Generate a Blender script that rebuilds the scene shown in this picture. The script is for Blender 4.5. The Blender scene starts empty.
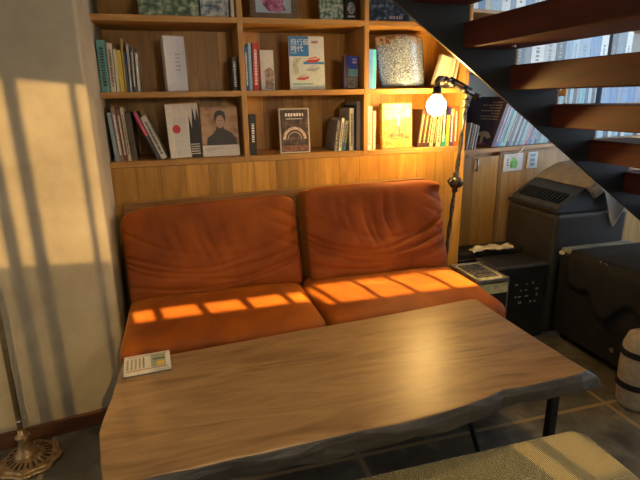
import bpy, bmesh, math, random
from mathutils import Vector, Matrix, noise, Euler
random.seed(7)
S = bpy.context.scene
COL = S.collection
PI = math.pi
rad = math.radians

# ------------------------------------------------------------------ materials
def nodes(name):
    m = bpy.data.materials.new(name); m.use_nodes = True
    nt = m.node_tree; b = nt.nodes['Principled BSDF']
    return m, nt, b

def c4(c): return (c[0], c[1], c[2], 1)

def mat(name, col, rough=.6, metal=0., var=.12, scale=30, bump=0., sheen=0., spec=.5, coat=0.):
    m, nt, b = nodes(name)
    b.inputs['Roughness'].default_value = rough
    b.inputs['Metallic'].default_value = metal
    b.inputs['Specular IOR Level'].default_value = spec
    if sheen:
        b.inputs['Sheen Weight'].default_value = sheen
        b.inputs['Sheen Roughness'].default_value = .4
    if coat: b.inputs['Coat Weight'].default_value = coat
    tc = nt.nodes.new('ShaderNodeTexCoord')
    n = nt.nodes.new('ShaderNodeTexNoise'); n.inputs['Scale'].default_value = scale; n.inputs['Detail'].default_value = 5
    nt.links.new(tc.outputs['Object'], n.inputs['Vector'])
    r = nt.nodes.new('ShaderNodeValToRGB')
    r.color_ramp.elements[0].position = .3; r.color_ramp.elements[1].position = .7
    r.color_ramp.elements[0].color = c4([x*(1-var) for x in col]); r.color_ramp.elements[1].color = c4([min(1, x*(1+var)) for x in col])
    nt.links.new(n.outputs['Fac'], r.inputs['Fac']); nt.links.new(r.outputs['Color'], b.inputs['Base Color'])
    if bump:
        bp = nt.nodes.new('ShaderNodeBump'); bp.inputs['Strength'].default_value = bump; bp.inputs['Distance'].default_value = .01
        nt.links.new(n.outputs['Fac'], bp.inputs['Height']); nt.links.new(bp.outputs['Normal'], b.inputs['Normal'])
    return m

def ramp(nt, stops):
    r = nt.nodes.new('ShaderNodeValToRGB'); e = r.color_ramp.elements
    e[0].position, e[0].color = stops[0][0], c4(stops[0][1])
    e[1].position, e[1].color = stops[-1][0], c4(stops[-1][1])
    for p, c in stops[1:-1]:
        x = e.new(p); x.color = c4(c)
    return r

def wood(name, dark, mid, light, stretch=(1, 14, 14), scale=2.2, rough=.45, plank=None, bump=.06, spec=.5, dist=1.2):
    """stretch: per-axis scaling, small along the grain; plank=(axis, width): each board its own tone"""
    m, nt, b = nodes(name)
    b.inputs['Specular IOR Level'].default_value = spec
    L = nt.links
    tc = nt.nodes.new('ShaderNodeTexCoord')
    mp = nt.nodes.new('ShaderNodeMapping'); mp.inputs['Scale'].default_value = stretch
    L.new(tc.outputs['Object'], mp.inputs['Vector'])
    vec = mp.outputs['Vector']
    if plank:
        sx = nt.nodes.new('ShaderNodeSeparateXYZ'); L.new(tc.outputs['Object'], sx.inputs[0])
        dv = nt.nodes.new('ShaderNodeMath'); dv.operation = 'DIVIDE'; dv.inputs[1].default_value = plank[1]
        L.new(sx.outputs[plank[0]], dv.inputs[0])
        fl = nt.nodes.new('ShaderNodeMath'); fl.operation = 'FLOOR'; L.new(dv.outputs[0], fl.inputs[0])
        wn = nt.nodes.new('ShaderNodeTexWhiteNoise'); wn.noise_dimensions = '1D'; L.new(fl.outputs[0], wn.inputs['W'])
        fr = nt.nodes.new('ShaderNodeMath'); fr.operation = 'FRACT'; L.new(dv.outputs[0], fr.inputs[0])
        sv = nt.nodes.new('ShaderNodeVectorMath'); sv.operation = 'SCALE'; sv.inputs['Scale'].default_value = 9
        L.new(wn.outputs['Color'], sv.inputs[0])
        ad = nt.nodes.new('ShaderNodeVectorMath'); L.new(vec, ad.inputs[0]); L.new(sv.outputs[0], ad.inputs[1])
        vec = ad.outputs[0]
    n = nt.nodes.new('ShaderNodeTexNoise'); n.inputs['Scale'].default_value = scale; n.inputs['Detail'].default_value = 7
    n.inputs['Roughness'].default_value = .6; n.inputs['Distortion'].default_value = dist
    L.new(vec, n.inputs['Vector'])
    r = ramp(nt, [(.28, dark), (.5, mid), (.74, light)])
    L.new(n.outputs['Fac'], r.inputs['Fac'])
    out = r.outputs['Color']
    if plank:
        mr = nt.nodes.new('ShaderNodeMapRange'); mr.inputs['To Min'].default_value = .68; mr.inputs['To Max'].default_value = 1.22
        L.new(wn.outputs['Value'], mr.inputs['Value'])
        mx = nt.nodes.new('ShaderNodeVectorMath'); mx.operation = 'SCALE'
        L.new(out, mx.inputs[0]); L.new(mr.outputs[0], mx.inputs['Scale'])
        # fine groove between boards
        g = nt.nodes.new('ShaderNodeMath'); g.operation = 'GREATER_THAN'; g.inputs[1].default_value = .02
        L.new(fr.outputs[0], g.inputs[0])
        m2 = nt.nodes.new('ShaderNodeMapRange'); m2.inputs['To Min'].default_value = .45; L.new(g.outputs[0], m2.inputs['Value'])
        mx2 = nt.nodes.new('ShaderNodeVectorMath'); mx2.operation = 'SCALE'
        L.new(mx.outputs[0], mx2.inputs[0]); L.new(m2.outputs[0], mx2.inputs['Scale'])
        out = mx2.outputs[0]
    L.new(out, b.inputs['Base Color'])
    rr = nt.nodes.new('ShaderNodeMapRange'); rr.inputs['To Min'].default_value = rough-.08; rr.inputs['To Max'].default_value = rough+.1
    L.new(n.outputs['Fac'], rr.inputs['Value']); L.new(rr.outputs[0], b.inputs['Roughness'])
    if bump:
        bp = nt.nodes.new('ShaderNodeBump'); bp.inputs['Strength'].default_value = bump; bp.inputs['Distance'].default_value = .01
        L.new(n.outputs['Fac'], bp.inputs['Height']); L.new(bp.outputs['Normal'], b.inputs['Normal'])
    return m

def speckle(name, stops, scale=40, rough=.5, detail=4, stretch=(1, 1, 1), kind='noise', coat=0.):
    m, nt, b = nodes(name); L = nt.links
    b.inputs['Roughness'].default_value = rough
    b.inputs['Coat Weight'].default_value = coat
    tc = nt.nodes.new('ShaderNodeTexCoord'); mp = nt.nodes.new('ShaderNodeMapping'); mp.inputs['Scale'].default_value = stretch
    L.new(tc.outputs['Object'], mp.inputs['Vector'])
    if kind == 'voronoi':
        n = nt.nodes.new('ShaderNodeTexVoronoi'); n.inputs['Scale'].default_value = scale; o = n.outputs['Color']
        g = nt.nodes.new('ShaderNodeSeparateColor'); L.new(o, g.inputs[0]); o = g.outputs[0]
    else:
        n = nt.nodes.new('ShaderNodeTexNoise'); n.inputs['Scale'].default_value = scale; n.inputs['Detail'].default_value = detail; o = n.outputs['Fac']
    L.new(mp.outputs[0], n.inputs['Vector'])
    r = ramp(nt, stops); L.new(o, r.inputs['Fac']); L.new(r.outputs['Color'], b.inputs['Base Color'])
    return m

_mc = {}
def paper(col, rough=.45):
    k = (tuple(round(x, 3) for x in col), rough)
    if k not in _mc: _mc[k] = mat('paper_tone', col, rough, var=.08, scale=60)
    return _mc[k]

M = {}
M['shelf_wood'] = wood('shelf oak', (.30,.145,.032), (.43,.225,.058), (.54,.30,.085), (1.2, 16, 16), 2.4, .42)
M['upright_wood'] = wood('upright oak', (.30,.145,.032), (.43,.225,.058), (.54,.30,.085), (16, 16, 1.2), 2.4, .42)
M['panel_wood'] = wood('panel oak planks', (.36,.165,.024), (.53,.265,.042), (.66,.355,.068), (9, 9, .9), 2.6, .4, plank=(0, .105))
M['sofa_wood'] = wood('sofa frame wood', (.16,.07,.02), (.25,.12,.038), (.33,.17,.06), (1, 14, 14), 2.2, .4)
M['tread_wood'] = wood('tread wood', (.030,.006,.003), (.060,.012,.005), (.095,.020,.008), (10, 1, 14), 2., .6, spec=.3)
M['table_wood'] = wood('slab wood', (.15,.078,.030), (.29,.165,.066), (.41,.25,.105), (1.3, 7, 7), 1.5, .36, bump=.06, dist=2.2)
M['table_edge'] = wood('slab live edge', (.028,.025,.024), (.055,.051,.048), (.095,.088,.082), (3, 6, 8), 3., .5, bump=.35)  # dark bark; its grey also puts skylight reflection into the colour
M['velvet'] = None
M['steel_black'] = mat('black painted steel', (.009,.011,.015), .42, 0, .2, 8)
M['black_iron'] = mat('black iron', (.02,.02,.02), .4, .6, .3, 40)
M['pipe'] = mat('aged pipe', (.10,.085,.065), .38, .8, .5, 60, .2)
M['brass_old'] = mat('old bronze', (.36,.24,.11), .42, .6, .45, 45, .25)
M['black_vinyl'] = mat('black vinyl', (.010,.010,.011), .55, 0, .3, 25, .08)
M['black_cloth'] = mat('black cloth', (.009,.009,.010), .8, 0, .3, 18, .12, spec=.3)
M['grey_cover'] = mat('dark grey cover', (.024,.021,.019), .62, 0, .2, 14, .08)
M['brown_cloth'] = mat('brown grey cloth', (.24,.20,.155), .85, 0, .2, 20, .15)
M['slate_cloth'] = mat('slate blue cover', (.03,.035,.05), .6, 0, .2, 20, .1)
M['metal'] = mat('scuffed aluminium', (.42,.42,.40), .35, .9, .2, 40)
M['olive'] = mat('scuffed olive paint', (.58,.56,.34), .5, 0, .3, 30)
M['white_rag'] = mat('off white cloth', (.52,.47,.38), .9, 0, .2, 30, .2)
M['canvas'] = mat('beige canvas', (.30,.25,.19), .85, 0, .2, 40, .2)
M['plate'] = mat('pale grey plastic', (.62,.66,.72), .35, 0, .05, 20)
M['white_plastic'] = mat('white plastic', (.75,.75,.72), .4, 0, .05, 20)
M['pages'] = speckle('page edges', [(.3, (.55,.5,.40)), (.7, (.78,.74,.64))], 6, .8, 3, (400, 2, 2))
M['ink'] = mat('black ink', (.03,.03,.035), .6)
M['white_ink'] = mat('white ink', (.82,.82,.80), .6, var=.04)
M['upper_plaster'] = mat('pale grey plaster', (.52,.55,.52), .8, 0, .1, 6, .1)
M['skirting'] = wood('skirting wood', (.07,.025,.01), (.12,.045,.018), (.17,.07,.03), (1, 14, 14), 2.2, .45)

def velvet():
    m, nt, b = nodes('rust velvet'); L = nt.links
    b.inputs['Roughness'].default_value = .62; b.inputs['Specular IOR Level'].default_value = .25
    b.inputs['Sheen Weight'].default_value = .42; b.inputs['Sheen Roughness'].default_value = .26
    b.inputs['Sheen Tint'].default_value = (1, .50, .08, 1)
    tc = nt.nodes.new('ShaderNodeTexCoord')
    n = nt.nodes.new('ShaderNodeTexNoise'); n.inputs['Scale'].default_value = 5; n.inputs['Detail'].default_value = 6; n.inputs['Distortion'].default_value = .8
    L.new(tc.outputs['Object'], n.inputs['Vector'])
    r = ramp(nt, [(.3, (.175,.036,.0012)), (.52, (.26,.057,.0018)), (.75, (.36,.088,.003))])
    L.new(n.outputs['Fac'], r.inputs['Fac']); L.new(r.outputs['Color'], b.inputs['Base Color'])
    n2 = nt.nodes.new('ShaderNodeTexNoise'); n2.inputs['Scale'].default_value = 500
    L.new(tc.outputs['Object'], n2.inputs['Vector'])
    bp = nt.nodes.new('ShaderNodeBump'); bp.inputs['Strength'].default_value = .15; bp.inputs['Distance'].default_value = .002
    L.new(n2.outputs['Fac'], bp.inputs['Height']); L.new(bp.outputs['Normal'], b.inputs['Normal'])
    return m
M['velvet'] = velvet()

def plaster():
    m, nt, b = nodes('mottled concrete plaster'); L = nt.links
    b.inputs['Roughness'].default_value = .62
    tc = nt.nodes.new('ShaderNodeTexCoord')
    n = nt.nodes.new('ShaderNodeTexNoise'); n.inputs['Scale'].default_value = 2.2; n.inputs['Detail'].default_value = 8; n.inputs['Roughness'].default_value = .62
    L.new(tc.outputs['Object'], n.inputs['Vector'])
    r = ramp(nt, [(.3, (.25,.215,.155)), (.5, (.37,.325,.24)), (.72, (.48,.43,.33))])
    L.new(n.outputs['Fac'], r.inputs['Fac']); L.new(r.outputs['Color'], b.inputs['Base Color'])
    n2 = nt.nodes.new('ShaderNodeTexNoise'); n2.inputs['Scale'].default_value = 14; n2.inputs['Detail'].default_value = 8
    L.new(tc.outputs['Object'], n2.inputs['Vector'])
    bp = nt.nodes.new('ShaderNodeBump'); bp.inputs['Strength'].default_value = .12; bp.inputs['Distance'].default_value = .02
    L.new(n2.outputs['Fac'], bp.inputs['Height']); L.new(bp.outputs['Normal'], b.inputs['Normal'])
    return m
M['plaster'] = plaster()

def slate():
    m, nt, b = nodes('dark slate tiles'); L = nt.links
    tc = nt.nodes.new('ShaderNodeTexCoord'); sx = nt.nodes.new('ShaderNodeSeparateXYZ'); L.new(tc.outputs['Object'], sx.inputs[0])
    def line(ax, off, size, w):
        a = nt.nodes.new('ShaderNodeMath'); a.operation = 'SUBTRACT'; a.inputs[1].default_value = off; L.new(sx.outputs[ax], a.inputs[0])
        d = nt.nodes.new('ShaderNodeMath'); d.operation = 'PINGPONG'; d.inputs[1].default_value = size/2; L.new(a.outputs[0], d.inputs[0])
        l = nt.nodes.new('ShaderNodeMath'); l.operation = 'LESS_THAN'; l.inputs[1].default_value = w; L.new(d.outputs[0], l.inputs[0])
        return l.outputs[0]
    mxm = nt.nodes.new('ShaderNodeMath'); mxm.operation = 'MAXIMUM'
    L.new(line(0, 1.69, 1.15, .009), mxm.inputs[0]); L.new(line(1, -.838, .9, .009), mxm.inputs[1])
    n = nt.nodes.new('ShaderNodeTexNoise'); n.inputs['Scale'].default_value = 9; n.inputs['Detail'].default_value = 9; n.inputs['Distortion'].default_value = .6
    L.new(tc.outputs['Object'], n.inputs['Vector'])
    r = ramp(nt, [(.3, (.055,.051,.04)), (.55, (.115,.107,.084)), (.75, (.20,.185,.14))])
    L.new(n.outputs['Fac'], r.inputs['Fac'])
    mx = nt.nodes.new('ShaderNodeMixRGB'); mx.inputs[2].default_value = (.30,.22,.12,1)
    L.new(mxm.outputs[0], mx.inputs[0]); L.new(r.outputs['Color'], mx.inputs[1]); L.new(mx.outputs[0], b.inputs['Base Color'])
    b.inputs['Roughness'].default_value = .38
    bp = nt.nodes.new('ShaderNodeBump'); bp.inputs['Strength'].default_value = .45; bp.inputs['Distance'].default_value = .015
    L.new(n.outputs['Fac'], bp.inputs['Height']); L.new(bp.outputs['Normal'], b.inputs['Normal'])
    return m
M['slate'] = slate()

def ribbed():
    m, nt, b = nodes('ribbed mustard fabric'); L = nt.links
    tc = nt.nodes.new('ShaderNodeTexCoord')
    w = nt.nodes.new('ShaderNodeTexWave'); w.bands_direction = 'X'; w.inputs['Scale'].default_value = 60; w.inputs['Distortion'].default_value = .3
    L.new(tc.outputs['Object'], w.inputs['Vector'])
    r = ramp(nt, [(.1, (.20,.145,.03)), (.8, (.38,.285,.07))]); L.new(w.outputs['Fac'], r.inputs['Fac']); L.new(r.outputs['Color'], b.inputs['Base Color'])
    b.inputs['Roughness'].default_value = .75; b.inputs['Sheen Weight'].default_value = .3
    bp = nt.nodes.new('ShaderNodeBump'); bp.inputs['Strength'].default_value = .6; bp.inputs['Distance'].default_value = .004
    L.new(w.outputs['Fac'], bp.inputs['Height']); L.new(bp.outputs['Normal'], b.inputs['Normal'])
    return m
M['ribbed'] = ribbed()

def emis(name, col, s):
    m, nt, b = nodes(name)
    b.inputs['Base Color'].default_value = (.9,.9,.9,1)
    b.inputs['Emission Color'].default_value = c4(col); b.inputs['Emission Strength'].default_value = s
    return m
M['bulb'] = emis('glowing bulb', (1, .60, .18), 190)
def acrylic():
    m, nt, b = nodes('clear acrylic'); b.inputs['Transmission Weight'].default_value = .85; b.inputs['Roughness'].default_value = .08
    b.inputs['Base Color'].default_value = (.93,.92,.88,1); b.inputs['IOR'].default_value = 1.45
    return m
M['acrylic'] = acrylic()

# ------------------------------------------------------------------ mesh helpers
def link(o, parent=None):
    COL.objects.link(o)
    if parent: o.parent = parent
    return o

def obj(name, bm, m=None, parent=None, smooth=False, bevel=0., seg=2, loc=None, rot=None, solid=0.):
    me = bpy.data.meshes.new(name)
    bmesh.ops.recalc_face_normals(bm, faces=bm.faces)
    bm.to_mesh(me); bm.free()
    for mm in (m if isinstance(m, (list, tuple)) else [m]):
        if mm: me.materials.append(mm)
    if smooth:
        for p in me.polygons: p.use_smooth = True
    o = bpy.data.objects.new(name, me); link(o, parent)
    if loc: o.location = loc
    if rot: o.rotation_euler = rot
    if solid:
        s = o.modifiers.new('solid', 'SOLIDIFY'); s.thickness = solid; s.offset = 0
    if bevel:
        b = o.modifiers.new('bevel', 'BEVEL'); b.width = bevel; b.segments = seg; b.limit_method = 'ANGLE'; b.angle_limit = rad(40)
    return o

def B(): return bmesh.new()

def box(bm, x0, x1, y0, y1, z0, z1, mat4=None, mi=0):
    co = [(x0,y0,z0),(x1,y0,z0),(x1,y1,z0),(x0,y1,z0),(x0,y0,z1),(x1,y0,z1),(x1,y1,z1),(x0,y1,z1)]
    vs = [bm.verts.new((mat4 @ Vector(c)) if mat4 else c) for c in co]
    for f in ((3,2,1,0),(4,5,6,7),(0,1,5,4),(1,2,6,5),(2,3,7,6),(3,0,4,7)):
        fc = bm.faces.new([vs[i] for i in f]); fc.material_index = mi
    return bm

def bx(*a): return box(B(), *a)

def tube(bm, pts, r, seg=12, cap=True):
    pts = [Vector(p) for p in pts]; rings = []
    n = len(pts); rs = r if isinstance(r, (list, tuple)) else [r]*n
    up = None
    for i, p in enumerate(pts):
        t = (pts[min(i+1, n-1)] - pts[max(i-1, 0)]).normalized()
        if up is None:
            up = Vector((0,0,1)) if abs(t.z) < .9 else Vector((1,0,0))
        a = t.cross(up).normalized(); bb = a.cross(t).normalized(); up = bb
        rings.append([bm.verts.new(p + (a*math.cos(2*PI*k/seg) + bb*math.sin(2*PI*k/seg))*rs[i]) for k in range(seg)])
    for i in range(n-1):
        for k in range(seg):
            bm.faces.new((rings[i][k], rings[i][(k+1)%seg], rings[i+1][(k+1)%seg], rings[i+1][k]))
    if cap:
        bm.faces.new(rings[0]); bm.faces.new(rings[-1])
    return bm

def lathe(bm, prof, seg=32, c=(0,0,0), fr=None):
    """prof: (radius, z) pairs; fr(angle, radius) may vary the radius"""
    rings = []
    for r, z in prof:
        rings.append([bm.verts.new((c[0] + (fr(2*PI*k/seg, r) if fr else r)*math.cos(2*PI*k/seg), c[1] + (fr(2*PI*k/seg, r) if fr else r)*math.sin(2*PI*k/seg), c[2]+z)) for k in range(seg)])
    for i in range(len(prof)-1):
        for k in range(seg):
            bm.faces.new((rings[i][k], rings[i][(k+1)%seg], rings[i+1][(k+1)%seg], rings[i+1][k]))
    bm.faces.new(rings[0]); bm.faces.new(rings[-1])
    return bm

def prism(bm, poly, a0, a1, axis='y', mi=0):
    """polygon extruded: axis y -> poly is (x,z); axis z -> (x,y); axis x -> (y,z)"""
    def P(u, w, a): return {'y': (u, a, w), 'z': (u, w, a), 'x': (a, u, w)}[axis]
    A = [bm.verts.new(P(u, w, a0)) for u, w in poly]; C = [bm.verts.new(P(u, w, a1)) for u, w in poly]
    n = len(poly)
    bm.faces.new(A); bm.faces.new(C)
    for i in range(n): bm.faces.new((A[i], A[(i+1)%n], C[(i+1)%n], C[i]))
    return bm

def tag(o, label, cat, group=None):
    o['label'] = label; o['category'] = cat
    if group: o['group'] = group
    return o

def thing(name, label, cat, loc=(0,0,0), rot=(0,0,0), group=None):
    o = bpy.data.objects.new(name, None); link(o); o.location = loc; o.rotation_euler = rot
    o.empty_display_size = .1
    return tag(o, label, cat, group)

def struct(name, bm, m, **k):
    o = obj(name, bm, m, **k); o['kind'] = 'structure'; return o

def text_mesh(name, body, size, m, parent, loc, rot=(PI/2,0,0), align='CENTER', sx=1.):
    cu = bpy.data.curves.new(name, 'FONT'); cu.body = body; cu.size = size; cu.align_x = align; cu.align_y = 'CENTER'; cu.extrude = .0002; cu.resolution_u = 2
    t = bpy.data.objects.new(name, cu); COL.objects.link(t)
    dg = bpy.context.evaluated_depsgraph_get()
    me = bpy.data.meshes.new_from_object(t.evaluated_get(dg))
    bpy.data.objects.remove(t)
    me.materials.clear(); me.materials.append(m)
    o = bpy.data.objects.new(name, me); link(o, parent); o.location = loc; o.rotation_euler = rot; o.scale = (sx, 1, 1)
    return o

# ------------------------------------------------------------------ camera (a phone held at standing eye level, tilted down)
cam = bpy.data.cameras.new('camera'); cam.sensor_width = 36; cam.lens = 488/640*36; cam.clip_start = .02
co = bpy.data.objects.new('camera', cam); COL.objects.link(co)
f_ = 488.
def unit(v): return v.normalized()
down = unit(Vector((30, 1680, f_)))
vx = Vector((1850, -175, f_)); vx = unit(vx - down*vx.dot(down))
vy = down.cross(vx)
if vy.z < 0: vy = -vy
Rw = Matrix((vx, vy, -down))                    # world = Rw @ (right, down, forward)
cm = Matrix((( Rw[0][0], -Rw[0][1], -Rw[0][2], 0), (Rw[1][0], -Rw[1][1], -Rw[1][2], -2.3), (Rw[2][0], -Rw[2][1], -Rw[2][2], 1.31), (0,0,0,1)))
co.matrix_world = cm
S.camera = co

# ------------------------------------------------------------------ setting
struct('floor', bx(-3.2, 4.6, -3.8, 1.6, -.05, 0), M['slate'])
struct('ceiling', bx(-3.2, 4.6, -3.8, 1.6, 3.25, 3.3), mat('ceiling paint', (.30,.27,.22), .8))
# wall under the bookcase: vertical oak boards
struct('wall_back', bx(-.335, 1.43, 0, .12, 0, 1.030), M['panel_wood'])
struct('wall_upper', bx(-.335, 1.43, .30, .42, 1.03, 3.25), M['upper_plaster'])
# plaster pier on the left, its face turned slightly towards the room
pier = B()
prism(pier, [(-.312,-.31), (-.312,.42), (-2.3,.42), (-2.3,-.60), (-1.9,-.58)], 0, 3.25, 'z')
struct('wall_left', pier, M['plaster'], bevel=.012, seg=3)
sk = B()
prism(sk, [(-.314,-.322), (-.314,-.308), (-1.88,-.575), (-1.88,-.592)], 0, .068, 'z')
struct('baseboard_left', sk, M['skirting'], bevel=.003)
# right hand wall set back behind the bookcase and turned away
WA = rad(12); P0 = Vector((1.43, .16, 0)); U = Vector((math.cos(WA), math.sin(WA), 0)); V = Vector((-math.sin(WA), math.cos(WA), 0))
WM = Matrix.Translation(P0) @ Matrix.Rotation(WA, 4, 'Z')          # local x along the wall, y into it, z up
def wobj(kind, name, bm, m, **k):
    o = (struct if kind == 's' else obj)(name, bm, m, **k); o.matrix_world = WM @ o.matrix_world if not o.parent else o.matrix_world; return o
M['panel_pale'] = wood('pale panel planks', (.30,.17,.06), (.43,.26,.10), (.54,.34,.15), (9, 9, .9), 2.6, .5, plank=(0, .085))
wr_ = bx(.40, 2.6, 0, .10, 0, .990); box(wr_, .0, .40, .031, .10, 0, .990); wobj('s', 'wall_right', wr_, M['panel_pale'])
wobj('s', 'wall_rear', bx(-.03, 2.6, .31, .40, .985, 3.25), M['upper_plaster'])
wobj('s', 'trim_1', bx(.004, 2.6, -.03, .31, .990, 1.015), M['shelf_wood'], bevel=.002)
d = bx(.10, .395, .0, .02, .06, .965)
door = wobj('s', 'door_1', d, wood('door oak', (.30,.14,.03), (.44,.225,.05), (.55,.30,.08), (9, 9, .9), 2.6, .42, plank=(0, .098)), bevel=.003)
hb = B(); tube(hb, [(.210,-.014,.885), (.210,-.014,.958)], .005, 10); tube(hb, [(.210,.002,.890), (.210,-.014,.890)], .004, 8); tube(hb, [(.210,.002,.953), (.210,-.014,.953)], .004, 8)
obj('door_handle', hb, M['metal'], door, smooth=True)
wobj('s', 'trim_2', bx(0, .097, .0, .03, 0, .985), M['panel_wood'])

# unseen wall added to block the sun, slots and bars traced from the sun patches
SD = Vector((-.20, 1, -.53))
YW = -3.6
def back(p):
    k = (YW - p[1]) / SD.y
    return (p[0] + SD.x*k, p[2] + SD.z*k)
def opening(ax, az0, az1, y):  # from lit stretch ax at depth y
    a = back((ax[0], y, az0)); b_ = back((ax[1], y, az1))
    return (a[0], b_[0], a[1], b_[1])
x0, _ = back((-1.6, -.35, .5)); x1, zt = back((-.30, -.35, 1.40)); _, zb = back((-.3, -.35, .05))
op1 = (x0, x1 + .03, zb, zt)
sx0, sz1 = back((-.27, -.425, .53)); sx1, sz0 = back((.45, -.56, .53))
op2 = (sx0 + .02, sx1, sz0, sz1)
tx0, tz1 = back((.45, -.37, .53)); tx1, tz0 = back((1.30, -.615, .53))
op3 = (tx0, tx1, tz0, tz1)
ux0, uz1 = back((.755, -1.36, .42)); ux1, uz0 = back((1.0, -1.56, .42))  # slot added to throw a sun patch on the bench
op4 = (ux0, ux1, uz0, uz1)
def holed(xs, zs, holes):
    bm = B()
    xs = sorted(set(xs + [h[i] for h in holes for i in (0, 1)])); zs = sorted(set(zs + [h[i] for h in holes for i in (2, 3)]))
    for i in range(len(xs)-1):
        for j in range(len(zs)-1):
            cx, cz = (xs[i]+xs[i+1])/2, (zs[j]+zs[j+1])/2
            if any(h[0] < cx < h[1] and h[2] < cz < h[3] for h in holes): continue
            box(bm, xs[i], xs[i+1], YW-.02, YW+.02, zs[j], zs[j+1])
    return bm
struct('wall_sun_mask', holed([-3.2, 4.6], [0, 3.25], [op1, op2, op3, op4]), mat('front wall paint', (.40,.36,.30), .8))
mb = B()
for px in (-.545, -.632, -.95, -1.3):
    cx, _ = back((px, -.35, 1)); box(mb, cx-.016, cx+.016, YW-.03, YW+.03, op1[2], op1[3])
cx, _ = back((-.352, -.35, 1)); box(mb, cx-.006, cx+.006, YW-.03, YW+.03, op1[2], op1[3])
w1 = struct('added_window_1', mb, M['steel_black'])
def amber(c):  # added tint that weakens the sun on the pier and the bench
    m = bpy.data.materials.new('sun dimming tint'); m.use_nodes = True; nt = m.node_tree; nt.nodes.clear()
    t = nt.nodes.new('ShaderNodeBsdfTransparent'); t.inputs[0].default_value = c4(c)
    o = nt.nodes.new('ShaderNodeOutputMaterial'); nt.links.new(t.outputs[0], o.inputs[0]); return m
zc = op1[2] + (op1[3]-op1[2])*.5
obj('pane', bx(op1[0], op1[1], YW-.002, YW+.002, zc, op1[3]), amber((.34,.31,.25)), w1)
obj('pane', bx(op1[0], op1[1], YW-.002, YW+.002, op1[2], zc), amber((.16,.15,.12)), w1)  # lower half darker still, to weaken the sun down the pier
mb = B()
for k in range(9):
    cx, _ = back((-.155 + .165*k, -.47, .53)); hw = .011 if k < 4 else .006; box(mb, cx-hw, cx+hw, YW-.03, YW+.03, op3[2] - .02, op3[3] + .02)
struct('added_window_2', mb, M['steel_black'])
mb = B()
cx = (op4[0]*.62+op4[1]*.38); box(mb, cx-.014, cx+.014, YW-.03, YW+.03, op4[2]-.02, op4[3]+.02)
w4 = struct('added_window_4', mb, M['steel_black'])
obj('pane', bx(op4[0], op4[1], YW-.002, YW+.002, op4[2], op4[3]), amber((.30,.28,.22)), w4)

# ------------------------------------------------------------------ bookcase
Z1, Z2, Z3 = 1.653, 1.349, 1.056
bc = thing('bookcase', 'oak wall bookcase of square bays above the sofa, filled with books and magazines', 'bookcase', (0,0,1.03))
def bpart(name, x0, x1, y0, y1, z0, z1, m): return obj(name, bx(x0, x1, y0, y1, z0-1.03, z1-1.03), m, bc, bevel=.0025)
for z in (Z3, Z2, Z1, 1.96):
    for a, b_ in ((-.313, .276), (.300, .863), (.886, 1.405)):
        bpart('shelf', a, b_, .0, .292, z-.025, z, M['shelf_wood'])
for a, b_ in ((-.335, -.313), (.276, .300), (.863, .886), (1.405, 1.429)):
    bpart('upright', a, b_, .0, .292, 1.031, 1.98, M['upright_wood'])
bpart('back_panel', -.335, 1.43, .292, .299, 1.031, 1.98, M['panel_wood'])

# ------------------------------------------------------------------ books
def book_base(name, label, T, H, D, cov, face, loc, lean, tilt, group, yaw=0., cat='book', pages=None):
    """face=False: spine to the room (T along x, D into the shelf); face=True: cover to the room (D along x, T into the shelf)"""
    c = min(.0022, T*.18)
    r = thing(name, label, cat, loc, (0, 0, 0), group)
    # tilt leans the top back, lean leans it sideways
    r.rotation_euler = (Matrix.Rotation(yaw, 3, 'Z') @ Matrix.Rotation(lean, 3, 'Y') @ Matrix.Rotation(-tilt, 3, 'X')).to_euler()
    bm = B(); pg = B()
    if face:
        box(bm, 0, D, 0, c, 0, H); box(bm, 0, D, T-c, T, 0, H); box(bm, 0, c, c, T-c, 0, H)
        box(pg, c+.0003, D-.004, c+.0003, T-c-.0003, .003, H-.003)
    else:
        box(bm, 0, c, 0, D, 0, H); box(bm, T-c, T, 0, D, 0, H); box(bm, c, T-c, 0, c, 0, H)
        box(pg, c+.0003, T-c-.0003, c+.0003, D-.004, .003, H-.003)
    obj('cover', bm, cov, r); obj('pages', pg, pages or M['pages'], r)
    return r

def rect(r, name, x0, x1, z0, z1, m, e=.0006):
    return obj(name, bx(x0, x1, -e, .0001, z0, z1), m, r)

def ellipse(r, name, cx, cz, rx, rz, m, e=.0009, n=24):
    bm = B(); prism(bm, [(cx+rx*math.cos(2*PI*k/n), cz+rz*math.sin(2*PI*k/n)) for k in range(n)], -e, 0, 'y'); return obj(name, bm, m, r)

def poly(r, name, pts, m, e=.0009):
    bm = B(); prism(bm, pts, -e, 0, 'y'); return obj(name, bm, m, r)

def glyph_row(bm, x0, x1, z, h, rng, e=.0006, vertical=False):
    """a row of small unreadable letter-size dashes"""
    p = x0
    while p < x1:
        w = h*rng.uniform(.35, .8)
        if vertical: box(bm, z, z+h, -e, 0, p, min(p+w, x1))
        else: box(bm, p, min(p+w, x1), -e, 0, z, z+h)
        p += w + h*rng.uniform(.2, .4)

YB = .03
def spine(label, x, z, T, H, lean, cov, group, D=.17, y=YB, ink=None, cat='book', name='book', band=None):
    l = rad(lean); T *= .95
    zz = z + (T*math.sin(l) if l > 0 else 0)
    r = book_base(name, label, T, H, D, cov, False, (x, y, zz + .0005), l, 0, group, cat=cat)
    if band: rect(r, 'spine_band', .0003, T-.0003, H*band[0], H*band[1], band[2], .0003)
    if ink:
        bm = B(); rng = random.Random(int(x*1000) + int(H*1000))
        glyph_row(bm, H*.12, H*.88, T*.3, T*.4, rng, .0006, True)
        obj('spine_lettering', bm, ink, r)
    return r

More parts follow.
